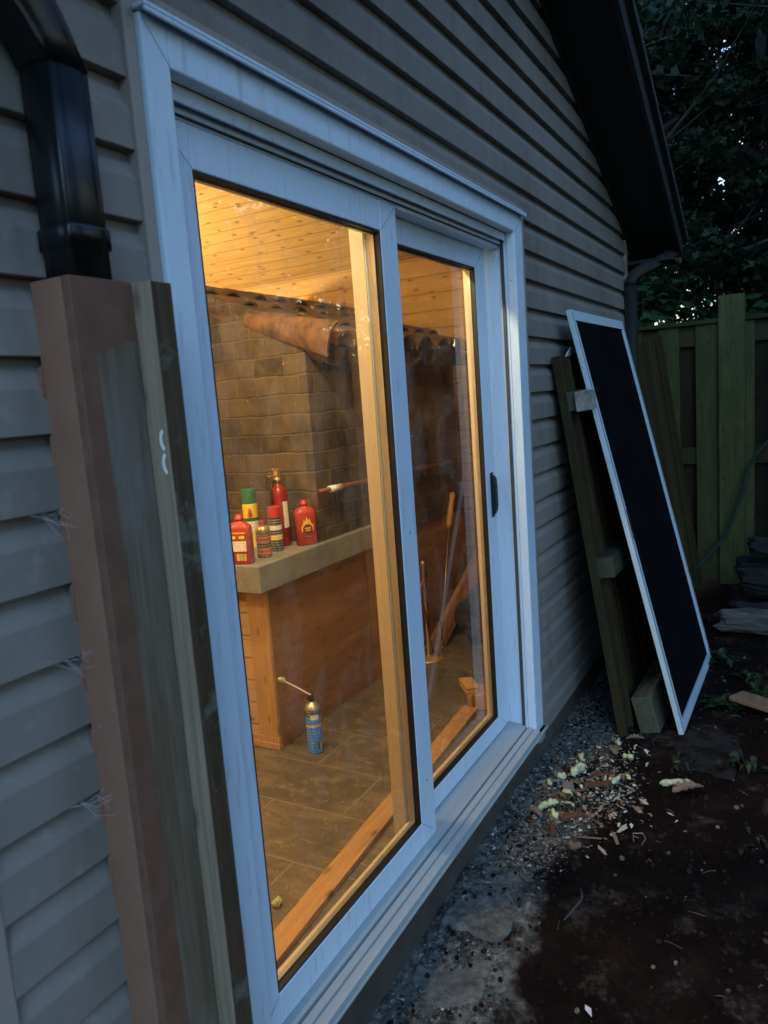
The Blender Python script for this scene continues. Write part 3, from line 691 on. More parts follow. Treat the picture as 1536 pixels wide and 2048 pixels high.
# extinguisher
ex = thing('fire_extinguisher', 'slim red fire extinguisher with white instruction label and lever handle', 'fire extinguisher', (2.705, 1.075, LZ)); Me = T(2.705, 1.075)
MB().lathe([(.036, 0), (.039, .005), (.039, .225), (.036, .25), (.024, .272), (.013, .282), (.013, .290)], 28, Me).obj('cylinder', M_red2, ex, smooth=True)
MB().lathe([(.016, .2905), (.016, .310), (.011, .315)], 16, Me).obj('valve', M_gold, ex, smooth=True)
MB().box(-.011, .011, -.010, .010, .315, .355, Me).box(-.075, .0, -.006, .006, .343, .350, Me @ Matrix.Rotation(R(8), 4, 'Y')).box(-.060, .0, -.006, .006, .322, .328, Me).obj('lever', M_gold, ex, bevel=.001)
MB().tube([Me @ Vector(v) for v in ((-.012, 0, .30), (-.04, 0, .295), (-.052, 0, .26), (-.05, .004, .17), (-.048, .004, .14))], .006, 8).obj('hose', M_black, ex, smooth=True)
lb = MB(); vs = []; 
for zz in (.085, .205):
    for k in range(9):
        a = R(-122)+R(46)*k/8; vs.append(Me @ Vector((.0395*math.cos(a), .0395*math.sin(a), zz)))
lb.add(vs, [(k, k+1, 9+k+1, 9+k) for k in range(8)]); lb.obj('instruction_label', M_label_w, ex)

# ------------------------------------------------------------------ foam can on the floor
fc = thing('foam_can', 'blue spray foam can standing on the tile floor with straw nozzle', 'spray foam can', (2.425, .79, .151))
Mf = T(2.425, .79, .151)
def mk_blue():
    t = NT('blue_can_print'); tc = t.n('ShaderNodeTexCoord'); sp = t.n('ShaderNodeSeparateXYZ'); t.l(tc.outputs['Object'], sp.inputs[0])
    n = t.noise(t.mapv(t.co(), (160, 160, 14)), 1, 2); fr = t.math('FRACT', t.math('MULTIPLY', sp.outputs[2], 75))
    k = t.math('MULTIPLY', t.ramp(fr, [(.4, 0.), (.5, 1.)]), t.ramp(n, [(.48, 0.), (.56, .5)]))
    c = t.mix(k, (.03, .25, .95), (.5, .65, .9)); return t.fin(c, .35)
MB().lathe([(.030, 0), (.0325, .004), (.0325, .185), (.031, .189)], 28, Mf).obj('can_body', mk_blue(), fc)
MB().lathe([(.0325, .1895), (.034, .192), (.033, .196), (.024, .212), (.016, .216), (.014, .222)], 28, Mf).obj('dome', M_steel, fc, smooth=True)
MB().lathe([(.0329, .118), (.0329, .126)], 28, Mf).obj('yellow_band', M_yel, fc)
MB().lathe([(.0329, .165), (.0329, .186)], 28, Mf).obj('dark_band', M_label_k, fc)
def curved(name, a0, a1, z0, z1, mat):
    vs = []
    for zz in (z0, z1):
        for k in range(7):
            a = a0+(a1-a0)*k/6; vs.append(Mf @ Vector((.0333*math.cos(a), .0333*math.sin(a), zz)))
    MB().add(vs, [(k, k+1, 7+k+1, 7+k) for k in range(6)]).obj(name, mat, fc)
curved('text_panel', R(-165), R(-100), .150, .172, M_label_w); curved('barcode_panel', R(-125), R(-92), .018, .052, m_bar)
nz = MB(); nz.lathe([(.012, .2225), (.013, .24), (.010, .252)], 14, Mf); nz.box(-.02, .004, -.006, .006, .236, .246, Mf); nz.obj('nozzle', M_black, fc)
MB().tube([Mf @ Vector((-.002, .0, .250)), Mf @ Vector((-.03, .05, .29)), Mf @ Vector((-.062, .09, .325))], .0028, 6).obj('straw', M_white_paint, fc)
def lump(name, pts, r, mat, par=None, seed=0, amp=.35, sub=2):
    """irregular foam lump following a path"""
    bm = bmesh.new()
    P = [Vector(p) for p in pts]
    if len(P) == 1: P = [P[0], P[0]+Vector((r*.3, 0, 0))]
    n = 10; ringn = 9; rnd = random.Random(seed); vs = []
    for i in range(n+1):
        f = i/n; q = f*(len(P)-1); k = min(int(q), len(P)-2); p = P[k].lerp(P[k+1], q-k)
        t = (P[k+1]-P[k]).normalized(); a = t.orthogonal().normalized(); b = t.cross(a)
        rr = r*math.sqrt(max(.02, 1-(2*f-1)**4))
        for j_ in range(ringn):
            an = 2*math.pi*j_/ringn; d = a*math.cos(an)+b*math.sin(an)
            s = 1+amp*noise.noise(p*60+d*1.5+Vector((seed, 0, 0)))*1.8
            vs.append(p+d*rr*s+t*(2*f-1)*r*.4)
    fs = [(i*ringn+j_, i*ringn+(j_+1) % ringn, (i+1)*ringn+(j_+1) % ringn, (i+1)*ringn+j_) for i in range(n) for j_ in range(ringn)]
    fs += [tuple(range(ringn-1, -1, -1)), tuple(n*ringn+j_ for j_ in range(ringn))]
    bm.free()
    return MB().add(vs, fs).obj(name, mat, par, smooth=True)
def mk_foam():
    t = NT('cured_foam'); v = t.co(); n = t.noise(v, 60, 6, .7)
    t.bump(n, .8, .003); return t.fin(t.ramp(n, [(.3, (.34, .38, .16)), (.65, (.62, .64, .40))]), .7)
M_foam = mk_foam()
lump('foam_tip', [Mf @ Vector((-.058, .088, .322)), Mf @ Vector((-.078, .098, .338))], .010, M_foam, fc, 3)

# stud on floor, floor blobs
st = MB(); 
pl = [(1.339-.35, .173-.02), (1.429-.35, .253-.0)]
a0, a1 = Vector((.90, .197, 0)), Vector((3.03, .330, 0)); dr = (a1-a0).normalized(); nr = Vector((-dr.y, dr.x, 0))
Ms = frame_from((a0.x, a0.y, .1505), dr, (0, 0, 1))
s_o = MB().box(0, (a1-a0).length, -.036, .036, 0, .0195, Ms).obj('floor_stud', M_pine_x, None, bevel=.002)
tag(s_o, 'fresh pine stud lying on the tiled floor along the glass', 'timber')
for i, (x, y, r, lab) in enumerate(((1.545, .335, .013, 'small yellow foam blob on the tile floor beside the pine stud'), (1.33, .11, .012, 'small yellow foam blob on the floor between stud and glass'))):
    tag(lump('foam_blob', [(x, y, .151+r*.8), (x+.02, y+.004, .151+r*.9)], r, M_foam, None, i+5), lab, 'foam')
# offcut block with torn end, right pane
def mk_rough_block():
    b = thing('wood_offcut', 'pale sawn timber offcut with torn end at the end of the pine stud', 'wood offcut', (3.12, .34, .15))
    M = frame_from((3.05, .26, .1505), (.9, .45, 0), (0, 0, 1))
    vs = []; n = 6
    o = MB().box(0, .14, 0, .085, 0, .075, M).obj('block', M_pine_x, b, bevel=.004)
    MB().box(.03, .17, .02, .085, .0755, .105, M @ Matrix.Rotation(.2, 4, 'Z')).obj('splinter_top', M_clad, b, bevel=.003)
    return b
mk_rough_block()
dp = frame_from((3.70, .84, .155), (.66, .02, .285), (0, -1, .35))
tag(MB().box(0, .95, -.05, .05, -.018, .018, dp).obj('leaning_plank', M_pine_x, None, bevel=.002), 'pine plank leaning diagonally against the fireplace base behind the right pane', 'plank')
# fireplace tool set
tools = thing('fireplace_tools', 'brass and iron fireplace tool stand before the fireplace base', 'fire tools', (3.6, .82, .15))
MB().lathe([(.09, .15), (.085, .158), (.012, .165), (.008, .17), (.008, .68), (.014, .69), (.008, .71)], 16, Matrix.Translation((3.6, .82, 0))).obj('stand', M_gold, tools, smooth=True)
MB().tube([(3.50, .80, .585), (3.60, .82, .60), (3.70, .84, .585)], .006, 8).obj('crossbar', M_gold, tools, smooth=True)
for x, y, lean, zt_ in ((3.52, .80, .10, .56), (3.68, .84, -.03, .70), (3.70, .80, .06, .62)):
    MB().tube([(x, y, zt_), (x+lean*.5, y, .35), (x+lean, y, .17)], .004, 6).obj('tool_rod', M_black, tools, smooth=True)
pk = thing('poker', 'long poker with turned wooden handle leaning by the fireplace tools', 'poker', (3.72, .80, .15))
MB().tube([(3.715, .8, .16), (3.93, .8, .84)], .004, 6).obj('shaft', M_steel, pk, smooth=True)
MB().lathe([(.008, 0), (.016, .02), (.018, .08), (.015, .16), (.018, .20), (.010, .215)], 14, frame_from((3.924, .8, .835), (1, 0, -.45), (.46, 0, .9))).obj('wooden_handle', M_pine_v, pk, smooth=True)
dd = thing('firewood_heap', 'dark heap of sooty firewood at the far end of the room', 'firewood', (4.3, .6, .15))
random.seed(5)
M_soot = m_plain('sooty_wood', (.03, .022, .016), .9, 0, .5, 9, .6); M_redwood = m_plain('red_brown_wood', (.20, .08, .04), .8, 0, .3)
for i in range(9):
    x, y = random.uniform(3.95, 4.6), random.uniform(.45, .85); a = random.uniform(0, 3.14); r = random.uniform(.03, .06)
    lump('log_piece', [(x-.14*math.cos(a), y-.12*math.sin(a), .15+r+random.random()*.10), (x+.14*math.cos(a), y+.12*math.sin(a), .15+r+random.random()*.14)], r, M_soot, dd, i, .25)
bx = frame_from((4.25, .68, .30), (1, .1, 0), (0, -.2, 1))
tag(MB().box(0, .45, 0, .02, 0, .20, bx).obj('brown_board', M_redwood, None, bevel=.002), 'red brown board standing on the dark firewood heap', 'board')

# ------------------------------------------------------------------ boxed post, plank, downspouts at the left
bp = thing('boxed_post', 'brown painted timber boxing over the downspout left of the patio door', 'timber boxing', (.74, -.05, 0))
MB().box(.742, .76, -.084, -.0185, -.02, 1.808).obj('side_board', M_paint, bp, bevel=.0015)
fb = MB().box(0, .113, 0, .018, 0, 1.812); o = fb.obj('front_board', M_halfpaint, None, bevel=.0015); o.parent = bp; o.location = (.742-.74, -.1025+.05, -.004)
MB().box(.838, .854, -.084, -.02, -.02, 1.80).obj('side_board', M_paint, bp)
drip = MB(); random.seed(8)       # paint smeared onto the siding beside the box
for k in range(8):
    zc = 1.72-.1145*k-.05+random.uniform(-.01, .01); w_ = random.uniform(.002, .008); h2 = random.uniform(.022, .038)
    pts = [(.7425, zc-h2), (.7425-w_*.7, zc-h2*.8), (.7425-w_, zc-h2*.1), (.7425-w_*.6, zc+h2*.5), (.7425-w_*.7, zc+h2*.8), (.7425, zc+h2)]
    MB().prism(pts, -.0225, -.0160, 1).obj('paint_smear', M_paint, bp)
wp = thing('weathered_plank', 'dark weathered plank standing on edge between brown boxing and white casing', 'plank', (.88, -.08, 0))
MB().box(.8605, .9025, -.1395, -.0372+.0, -.02, 1.806).obj('plank_face', M_weather, wp, bevel=.0015)
MB().box(.8572, .8603, -.1395, -.0372, -.02, 1.806).obj('sawn_edge', M_weather_edge, wp, bevel=.001)
pm_ = MB()
for zc, s in ((1.565, 1), (1.528, -1)):
    pts = [(-.132+.009*math.cos(a)*1.0, zc+.017*math.sin(a)) for a in np.linspace(-1.4, 1.4, 9)]
    pts += [(-.1345+.0065*math.cos(a), zc+.0125*math.sin(a)) for a in np.linspace(1.3, -1.3, 9)]
    pm_.prism(pts, .8565, .8572, 0)
pm_.obj('paint_marks', M_white_paint, wp)
# cobwebs at the boxing
cw = MB(); random.seed(21)
for zc in (1.47, 1.245, 1.015):
    for k in range(9):
        p0 = Vector((.70+random.uniform(-.02, .035), -.019, zc+random.uniform(-.004, .004))); p1 = Vector((.742, -.02-random.uniform(0, .03), zc+random.uniform(-.045, .01)))
        mid = p0.lerp(p1, .5)+Vector((random.uniform(-.006, .006), -random.uniform(0, .01), random.uniform(-.012, .002)))
        cw.tube([p0, mid, p1], .00018, 4)
tag(cw.obj('cobweb', M_cobweb), 'pale torn cobwebs hung between the siding courses and the brown boxing', 'cobweb', kind='stuff')
def downspout(x, y, label, ztop_, mat, el, name='downspout', r=.036, zbot=1.78, collar=None):
    d = thing(name, label, 'downspout', (x, y, zbot))
    def sq(m, x0, x1, y0, y1, z0, z1): return m.box(x0, x1, y0, y1, z0, z1)
    m = MB(); nr_ = 64; vs = []; ring = []
    def section(c, u, v, rx, ry):
        out = []
        for k in range(nr_):
            a = 2*math.pi*k/nr_; ca, sa = math.cos(a), math.sin(a)
            rr = 1+.035*math.cos(8*a)
            out.append(c+u*(math.copysign(abs(ca)**.45, ca)*rx*rr)+v*(math.copysign(abs(sa)**.45, sa)*ry*rr))
        return out
    path = [Vector((x, y, zbot)), Vector((x, y, ztop_))]+[Vector(p) for p in el]
    secs = []
    for i, p in enumerate(path):
        t = (path[min(i+1, len(path)-1)]-path[max(i-1, 0)]).normalized()
        u = Vector((1, 0, 0)) - t*t.x
        if u.length < .3: u = Vector((0, 0, -1)) - t*(-t.z)
        u.normalize(); v = t.cross(u); secs.append(section(p, u, v, r, r*.95))
    def skin(ss, nm):
        vs = [q for s in ss for q in s]
        fs = [(i*nr_+k, i*nr_+(k+1) % nr_, (i+1)*nr_+(k+1) % nr_, (i+1)*nr_+k) for i in range(len(ss)-1) for k in range(nr_)]
        fs += [tuple(range(nr_-1, -1, -1)), tuple((len(ss)-1)*nr_+k for k in range(nr_))]
        MB().add(vs, fs).obj(nm, mat, d, smooth=True)
    skin(secs[:2], 'pipe'); skin([section(path[1], Vector((1, 0, 0)), Vector((0, 1, 0)), r*1.04, r*.99)]+secs[2:], 'elbow')
    if collar:
        z0, z1 = collar; u, v = Vector((1, 0, 0)), Vector((0, 1, 0))
        skin([section(Vector((x, y, z0)), u, v, r*1.10, r*1.05), section(Vector((x, y, z1)), u, v, r*1.10, r*1.05), section(Vector((x, y, z1+.004)), u, v, r*1.02, r*1.0)], 'collar')
    return d
el = [(.785-.010*k**1.6*1.0, -.056-.004*k, 2.115+.028*k-.0005*k*k) for k in range(1, 9)] + [(.35, -.10, 2.40)]
downspout(.797, -.060, 'near black downspout pipe with elbow entering the brown boxing', 2.10, M_dark, el, collar=(1.852, 1.880), r=.0375)
el2 = [(4.99, -.058, 2.215), (5.0, -.075, 2.245), (5.03, -.11, 2.275), (5.10, -.17, 2.31), (5.22, -.24, 2.36), (5.36, -.27, 2.40)]
downspout(4.985, -.056, 'far dark ribbed downspout with elbow at the right house corner', 2.19, M_dark2, el2, zbot=.05)

# ------------------------------------------------------------------ leaning screen door
sdr = thing('screen_door', 'white framed sliding screen with dark mesh leaning against the wall', 'screen door', (3.9, -.5, 0))
tl = Vector((3.395, -.085, 1.935)); bl = Vector((3.395, -.535, .006)); br = Vector((4.432, -.552, .006)); tr_ = Vector((4.432, -.110, 1.965))
Md = frame_from(bl, br-bl, tl-bl); Wd = (br-bl).length; Hd = (tl-bl).length
fr_ = MB(); b_ = .048
fr_.box(0, b_, -.011, .011, 0, Hd, Md); fr_.box(Wd-b_, Wd, -.011, .011, 0, Hd, Md); fr_.box(b_, Wd-b_, -.011, .011, 0, b_, Md); fr_.box(b_, Wd-b_, -.011, .011, Hd-b_, Hd, Md)
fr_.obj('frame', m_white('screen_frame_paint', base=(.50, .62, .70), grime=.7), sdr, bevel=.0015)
ri = MB(); ri.box(.012, .016, -.0122, -.0112, .01, Hd-.01, Md); ri.box(Wd-.016, Wd-.012, -.0122, -.0112, .01, Hd-.01, Md); ri.obj('groove', M_track, sdr)
def mk_mesh():
    t = NT('insect_mesh'); v = t.co(); n = t.noise(v, 6, 5)
    return t.fin(t.ramp(n, [(.3, (.002, .0025, .004)), (.7, (.004, .005, .007))]), .95, 0, .06)
MB().box(b_, Wd-b_, -.001, .001, b_, Hd-b_, Md).obj('mesh_screen', mk_mesh(), sdr)
MB().box(b_-.012, b_+.002, -.016, -.011, Hd*.46, Hd*.53, Md).obj('latch', M_black, sdr)

# ------------------------------------------------------------------ leaning fence panel
lp = thing('leaning_fence_panel', 'old wooden fence panel leaning on the wall behind the white screen', 'fence panel', (4.4, -.2, 0))
A = Vector((3.35, -.285, .0)); U = Vector((0, .142, 1)).normalized()
Mp = frame_from(A, (1, -.012, .0), U); Hp = 1.75
# local: x along the wall, z up the slope, y towards the house
random.seed(31)
xk = 0.0; 
while xk < 2.75:
    wv = random.uniform(.088, .10) if xk < .2 else random.uniform(.125, .15); top = Hp+.066*xk+random.uniform(-.012, .006)
    if xk > 2.4: top += .02
    MB().box(xk, xk+wv-.006, -.012+random.uniform(-.003, .003), .008, 0.02, top, Mp).obj('picket', M_panel_v, lp, bevel=.002); xk += wv
MB().box(-.045, 1.0, -.095, -.014, 1.50, 1.585, Mp).obj('rail', M_panel_x, lp, bevel=.003)
MB().box(-.04, 1.05, -.10, -.014, .74, .83, Mp).obj('rail', M_panel_x, lp, bevel=.003)
MB().box(0.01, .036, -.050, -.0125, .02, Hp-.01, Mp).box(-.045, -.008, -.030, .010, .0, Hp-.0, Mp).obj('edge_board', M_panel_v, lp, bevel=.002)
MB().box(-.045, -.03, -.05, .0, .0, .0, Mp)
bb = frame_from((3.37, -.395, .045), (1, -.03, .015), (0, .25, 1))
tag(MB().box(0, .95, -.045, .045, -.045, .13, bb).obj('timber_beam', M_panel_x, None, bevel=.005), 'greenish timber beam on the ground under the leaning fence panel', 'timber')
ofc = frame_from((3.28, -.17, 1.49), (1, 0, .05), (0, .1, 1))
tag(MB().box(0, .09, -.04, .03, 0, .085, ofc).obj('rail_block', m_plain('pale_end_grain', (.30, .30, .27), .8, 0, .4, 20), None, bevel=.004), 'pale broken block stuck on the upper rail end of the leaning panel', 'wood block')
tag(MB().add([(3.42, -.06, 1.735), (3.50, -.065, 1.74), (3.47, -.07, 1.775), (3.42, -.064, 1.735), (3.5, -.069, 1.74), (3.47, -.074, 1.775)], [(0, 1, 2), (3, 5, 4), (0, 3, 4, 1), (1, 4, 5, 2), (2, 5, 3, 0)]).obj('paper_scrap', M_white_paint), 'white torn paper corner on top of the leaning fence panel', 'paper scrap')
lb2 = frame_from((5.9, -.44, .01), (.6, .05, .02), (0, 0, 1))
# ------------------------------------------------------------------ garden fence
fn = thing('garden_fence', 'tall weathered green brown board fence with posts beyond the house corner', 'fence', (6.2, -1, 0))
random.seed(13)
posts = [-.537+2.44*k for k in (-3, -2, -1, 0, 1, 2)]
for i, py in enumerate(posts):
    hgt = 2.175 if i == 3 else 2.15
    MB().box(6.175, 6.33, py-.089, py+.089, -.1, hgt).obj('post', M_fence_v if i != 3 else M_fence_rail_post if 'M_fence_rail_post' in globals() else M_fence_v, fn, bevel=.004)
for i in range(len(posts)-1):
    a, b = posts[i]+.089, posts[i+1]-.089
    MB().box(6.19, 6.31, a, b, 1.985, 2.015).obj('cap_rail', M_fence_rail, fn, bevel=.003)
    MB().box(6.235, 6.27, a, b, 1.83, 1.984).obj('rail', M_fence_rail, fn, bevel=.002)
    MB().box(6.235, 6.27, a, b, .93, 1.06).obj('rail', M_fence_rail, fn, bevel=.002)
    MB().box(6.235, 6.27, a, b, .12, .25).obj('rail', M_fence_rail, fn, bevel=.002)
    y = a; k = 0
    while y < b-.05:
        w1 = min(random.uniform(.145, .165), b-y)
        MB().box(6.212, 6.234, y+.001, y+w1, .03, 1.984).obj('board', M_fence_v, fn, bevel=.002)
        g0 = y+w1-.03; g1 = min(b, y+w1+.115+.03)
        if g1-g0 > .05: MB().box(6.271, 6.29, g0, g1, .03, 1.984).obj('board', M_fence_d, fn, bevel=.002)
        y += w1+.115

# hose on the fence
hp = [(6.12, -1.10, 1.15), (6.12, -.90, 1.22), (6.12, -.782, 1.10), (6.11, -.664, .93), (6.1, -.597, .67), (6.08, -.494, .40), (6.02, -.33, .19), (5.95, -.2, .05)]
def catmull(P, n=8):
    P = [Vector(p) for p in P]; out = []
    Q = [P[0]]+P+[P[-1]]
    for i in range(1, len(Q)-2):
        for k in range(n):
            t = k/n; a, b, c, d = Q[i-1:i+3]
            out.append(.5*((2*b)+(c-a)*t+(2*a-5*b+4*c-d)*t*t+(-a+3*b-3*c+d)*t**3))
    return out+[P[-1]]
tag(MB().tube(catmull(hp), .013, 8).obj('garden_hose', m_plain('green_hose_rubber', (.006, .028, .02), .7), smooth=True), 'dark green garden hose hanging down across the fence post', 'hose')

# ------------------------------------------------------------------ firewood logs
def mk_bark():
    t = NT('grey_weathered_log'); v = t.co(); n = t.noise(t.mapv(v, (26, 3, 26)), 1, 7, .65, 1.0); n2 = t.noise(v, 10, 6)
    c = t.mix(t.ramp(n, [(.35, 0.), (.62, 1.)]), (.02, .016, .013), (.13, .11, .092)); c = t.mix(t.ramp(n2, [(.5, 0.), (.7, .5)]), c, (.05, .045, .04))
    t.bump(n, 1, .012); return t.fin(c, .85)
M_bark = mk_bark(); M_bark_d = m_plain('dark_bark', (.012, .010, .009), .9, 0, .5, 14, 1.0)
def log(x, y, z, L, r, ang, label, mat, seed, tilt=0):
    M = Matrix.Translation((x, y, z)) @ Matrix.Rotation(ang, 4, 'Z') @ Matrix.Rotation(tilt, 4, 'X')
    vs = []; n, s = 60, 48
    for i in range(n+1):
        f = i/n; yy = -f*L
        for k in range(s):
            a = 2*math.pi*k/s
            rr = r*(1+.32*noise.noise(Vector((math.cos(a)*1.2, yy*2.2, math.sin(a)*1.2+seed)))+.22*noise.noise(Vector((math.cos(a)*3.5, yy*4, math.sin(a)*3.5+seed*2)))+.16*noise.noise(Vector((a*3.2+seed, yy*9, seed)))+.07*noise.noise(Vector((a*9, yy*14, seed))))
            if i in (0, n): rr *= .80
            jag = .03*noise.noise(Vector((math.cos(a)*2, seed, math.sin(a)*2)))*2 if i in (0, 1) else 0
            vs.append(M @ Vector((rr*math.cos(a)+.03*math.sin(f*5+seed), yy+jag, rr*.85*math.sin(a))))
    fs = [(i*s+k, i*s+(k+1) % s, (i+1)*s+(k+1) % s, (i+1)*s+k) for i in range(n) for k in range(s)]
    fs += [tuple(range(s-1, -1, -1)), tuple(n*s+k for k in range(s))]
    o = MB().add(vs, fs).obj('firewood_log', mat, None, smooth=False)
    return tag(o, label, 'log', 'logs piled by the fence')
log(4.93, -.56, .075, 1.1, .085, R(4), 'pale grey gnarled log lying in front of the dark log pile', M_bark, 1)
log(5.15, -.62, .08, 1.0, .085, R(-3), 'dark log lying directly behind the pale gnarled log', M_bark_d, 4)
log(5.42, -.60, .10, 1.0, .10, R(5), 'dark log in the middle row of the pile', M_bark_d, 7)
log(5.30, -.66, .26, .9, .095, R(-6), 'dark log resting on two logs, second layer of the pile', M_bark_d, 9)
log(5.62, -.62, .27, .9, .09, R(2), 'dark log second layer nearest the fence', M_bark_d, 12)
log(5.50, -.70, .44, .9, .075, R(4), 'topmost bluish dark log of the pile', M_bark_d, 15)

# ------------------------------------------------------------------ litter and small things on the ground
def chips(name, n, area, size, stops, seed, flat=.35, dens=None, zoff=0, label='', cat='', long=1.0):
    rg = np.random.default_rng(seed); vs = []; fs = []; c = 0
    while c < n:
        x = rg.uniform(*area[0]); y = rg.uniform(*area[1])
        if dens and rg.random() > dens(x, y): continue
        s = size[0]+(size[1]-size[0])*rg.random()**2.5; k = 5; a0 = rg.uniform(0, 6.28); z = gz(x, y)+zoff
        tx, ty = rg.uniform(-.5, .5, 2); b = len(vs); lx = rg.uniform(1, long); ca, sa = math.cos(a0*3), math.sin(a0*3)
        for lv in (0, 1):
            for q in range(k):
                a = a0+6.28*q/k; r = s*rg.uniform(.55, 1)*(1 if lv == 0 else .8); px, py = r*math.cos(a)*lx, r*math.sin(a)
                px, py = px*ca-py*sa, px*sa+py*ca
                vs.append((x+px, y+py, z+s*flat*lv+px*tx+py*ty))
        fs.append(tuple(b+k+q for q in range(k)))
        for q in range(k): fs.append((b+q, b+(q+1) % k, b+k+(q+1) % k, b+k+q))
        c += 1
    t = NT(name+'_mat'); g = t.n('ShaderNodeNewGeometry'); nn = t.noise(t.co(), 60, 4)
    col = t.ramp(g.outputs['Random Per Island'], stops); col = t.mix(t.ramp(nn, [(.3, .5), (.6, 0.)]), col, (.02, .018, .016))
    o = MB(); o.v = vs; o.f = fs; o.mi = [0]*len(fs); o = o.obj(name, t.fin(col, .9, 0, .08))
    return tag(o, label, cat, kind='stuff')
def dn(x, y):
    e = .20+.16*math.exp(-((x-2.75)/.45)**2)+.07*noise.noise(Vector((x*3, y*3, 9)))
    return 1.0 if -y < e else max(0, 1-(-y-e)/.12)*.6
chips('gravel_litter', 16000, ((1.2, 5.2), (-.60, -.02)), (.0018, .0082), [(0, (.02, .018, .014)), (.3, (.06, .058, .052)), (.6, (.15, .155, .14)), (.93, (.24, .25, .225)), (1, (.50, .50, .45))], 1, .25, lambda x, y: dn(x, y)*(1 if x > 2.2 else .35), label='grey gravel and dead leaf litter strewn along the foundation', cat='litter', long=1.8)
chips('soil_clods', 8000, ((1.0, 5.2), (-1.5, -.05)), (.002, .013), [(0, (.005, .0035, .003)), (.6, (.014, .009, .007)), (.93, (.03, .02, .015)), (.98, (.10, .075, .055)), (1, (.28, .24, .18))], 2, .6, lambda x, y: min(1, .35+.8*abs(noise.noise(Vector((x*1.5, y*1.5, 3))))), label='dark clods and crumbs of garden soil', cat='soil')
chips('pale_crumbs', 150, ((2.2, 3.3), (-.75, -.05)), (.003, .009), [(0, (.30, .33, .24)), (.6, (.5, .52, .40)), (1, (.75, .75, .70))], 5, .6, lambda x, y: math.exp(-(((x-2.80)/.28)**2+((y+.26)/.17)**2)), .006, 'pale foam crumbs and white flecks sprinkled over the debris patch', 'crumbs', long=1.8)
chips('wood_shavings', 330, ((2.35, 3.2), (-.60, -.08)), (.004, .013), [(0, (.10, .05, .03)), (.5, (.25, .16, .10)), (.8, (.38, .30, .22)), (1, (.55, .5, .4))], 3, .3, lambda x, y: math.exp(-(((x-2.72)/.28)**2+((y+.28)/.16)**2)), .006, 'brown wood shavings and splinters scattered in the debris patch', 'shavings', long=3.0)
tw = MB(); random.seed(91)
for k in range(70):
    x, y = random.uniform(1.3, 4.4), -random.uniform(.08, 1.2); a = random.uniform(0, 3.14); L = random.uniform(.012, .05); q = Vector((math.cos(a), math.sin(a), 0))
    p0 = Vector((x, y, gz(x, y)+.005)); tw.tube([p0, p0+q*L*.5+Vector((random.uniform(-.004, .004), random.uniform(-.004, .004), random.uniform(.001, .006))), p0+q*L], [.0012, .001, .0006], 5)
tag(tw.obj('twigs', m_plain('dry_twig', (.16, .12, .08), .9, 0, .5, 30)), 'fine dry twigs and stalks strewn over the dark soil', 'twigs', kind='stuff')
# paving slabs set beside the foundation
M_pave = mk_concrete('paving_stone', (.02, .022, .02), (.16, .165, .15), False, 26)
for i, (x0, x1, y0, y1, lab) in enumerate(((1.18, 1.50, -.26, -.03, 'grey paving stone half buried, nearest the camera'), (1.51, 1.83, -.27, -.03, 'grey paving stone half buried, middle of the three'), (1.84, 2.14, -.25, -.03, 'grey paving stone half buried, farthest of the three'))):
    m = MB(); nx, ny = 44, 34; vs = []
    for a in range(nx+1):
        for b in range(ny+1):
            u, v = a/nx, b/ny; x = x0+(x1-x0)*u; y = y0+(y1-y0)*v; ed = min(u, 1-u, v, 1-v)
            vs.append((x+.012*noise.noise(Vector((x*20, y*20, i))), y+.016*noise.noise(Vector((x*15, y*15, 5+i))), gz((x0+x1)/2, -.15)+.006+.007*noise.noise(Vector((x*12, y*12, 2)))+.005*noise.noise(Vector((x*70, y*70, 2)))-(.02 if ed < .06 else 0)))
    m.add(vs, [(a*(ny+1)+b, (a+1)*(ny+1)+b, (a+1)*(ny+1)+b+1, a*(ny+1)+b+1) for a in range(nx) for b in range(ny)])
    tag(m.obj('paving_stone', M_pave, smooth=True), lab, 'paving stone', 'paving stones beside the foundation')
foams = [  # pixel-derived ground points, length, radius, angle, label
    (2.999, -.185, .05, .012, 0.5, 'pale green foam scrap nearest the foundation at the top of the debris'),
    (2.875, -.200, .085, .017, 2.9, 'thick pale foam chunk standing in the gravel by the foundation'),
    (2.80, -.155, .03, .011, 1.5, 'small yellowish foam nub left of the thick foam chunk'),
    (2.73, -.125, .03, .010, .5, 'small greenish foam nub closest to the door sill'),
    (2.68, -.215, .035, .011, 1.0, 'round cream foam nub between the wood chips'),
    (2.56, -.17, .10, .012, 2.6, 'long curved foam strip in the middle of the debris'),
    (3.213, -.293, .045, .011, .3, 'lone white foam pellet in front of the leaning beam'),
    (3.07, -.365, .04, .011, 1.3, 'pale foam piece left of the white shard'),
    (2.86, -.36, .06, .009, -.2, 'crumbled foam streak right of the brown wood chip'),
    (2.90, -.40, .03, .008, .6, 'tiny foam crumb right of the crumbled streak'),
    (2.93, -.575, .115, .012, -1.15, 'long pale foam finger lying on the dark soil beside a dry leaf'),
    (2.455, -.228, .045, .012, .6, 'foam cap sitting on top of the brown wood stub'),
]
for i, (x, y, L, r, a, lab) in enumerate(foams):
    z = gz(x, y)+r*.8+(.045 if 'stub' in lab else .006)
    pts = [(x-L/2*math.cos(a), y-L/2*math.sin(a), z), (x+.01*math.sin(a)*(L > .09), y+.012*(L > .09), z+.004), (x+L/2*math.cos(a), y+L/2*math.sin(a), z)]
    tag(lump('foam_scrap', pts, r, M_foam, None, 20+i, .75), lab, 'foam scrap', 'cured foam scraps on the ground')
M_chip_b = m_wood('brown_wood_chip', (.17, .075, .038), (.09, .04, .022), 'x', 'y', 'z', knots=0)
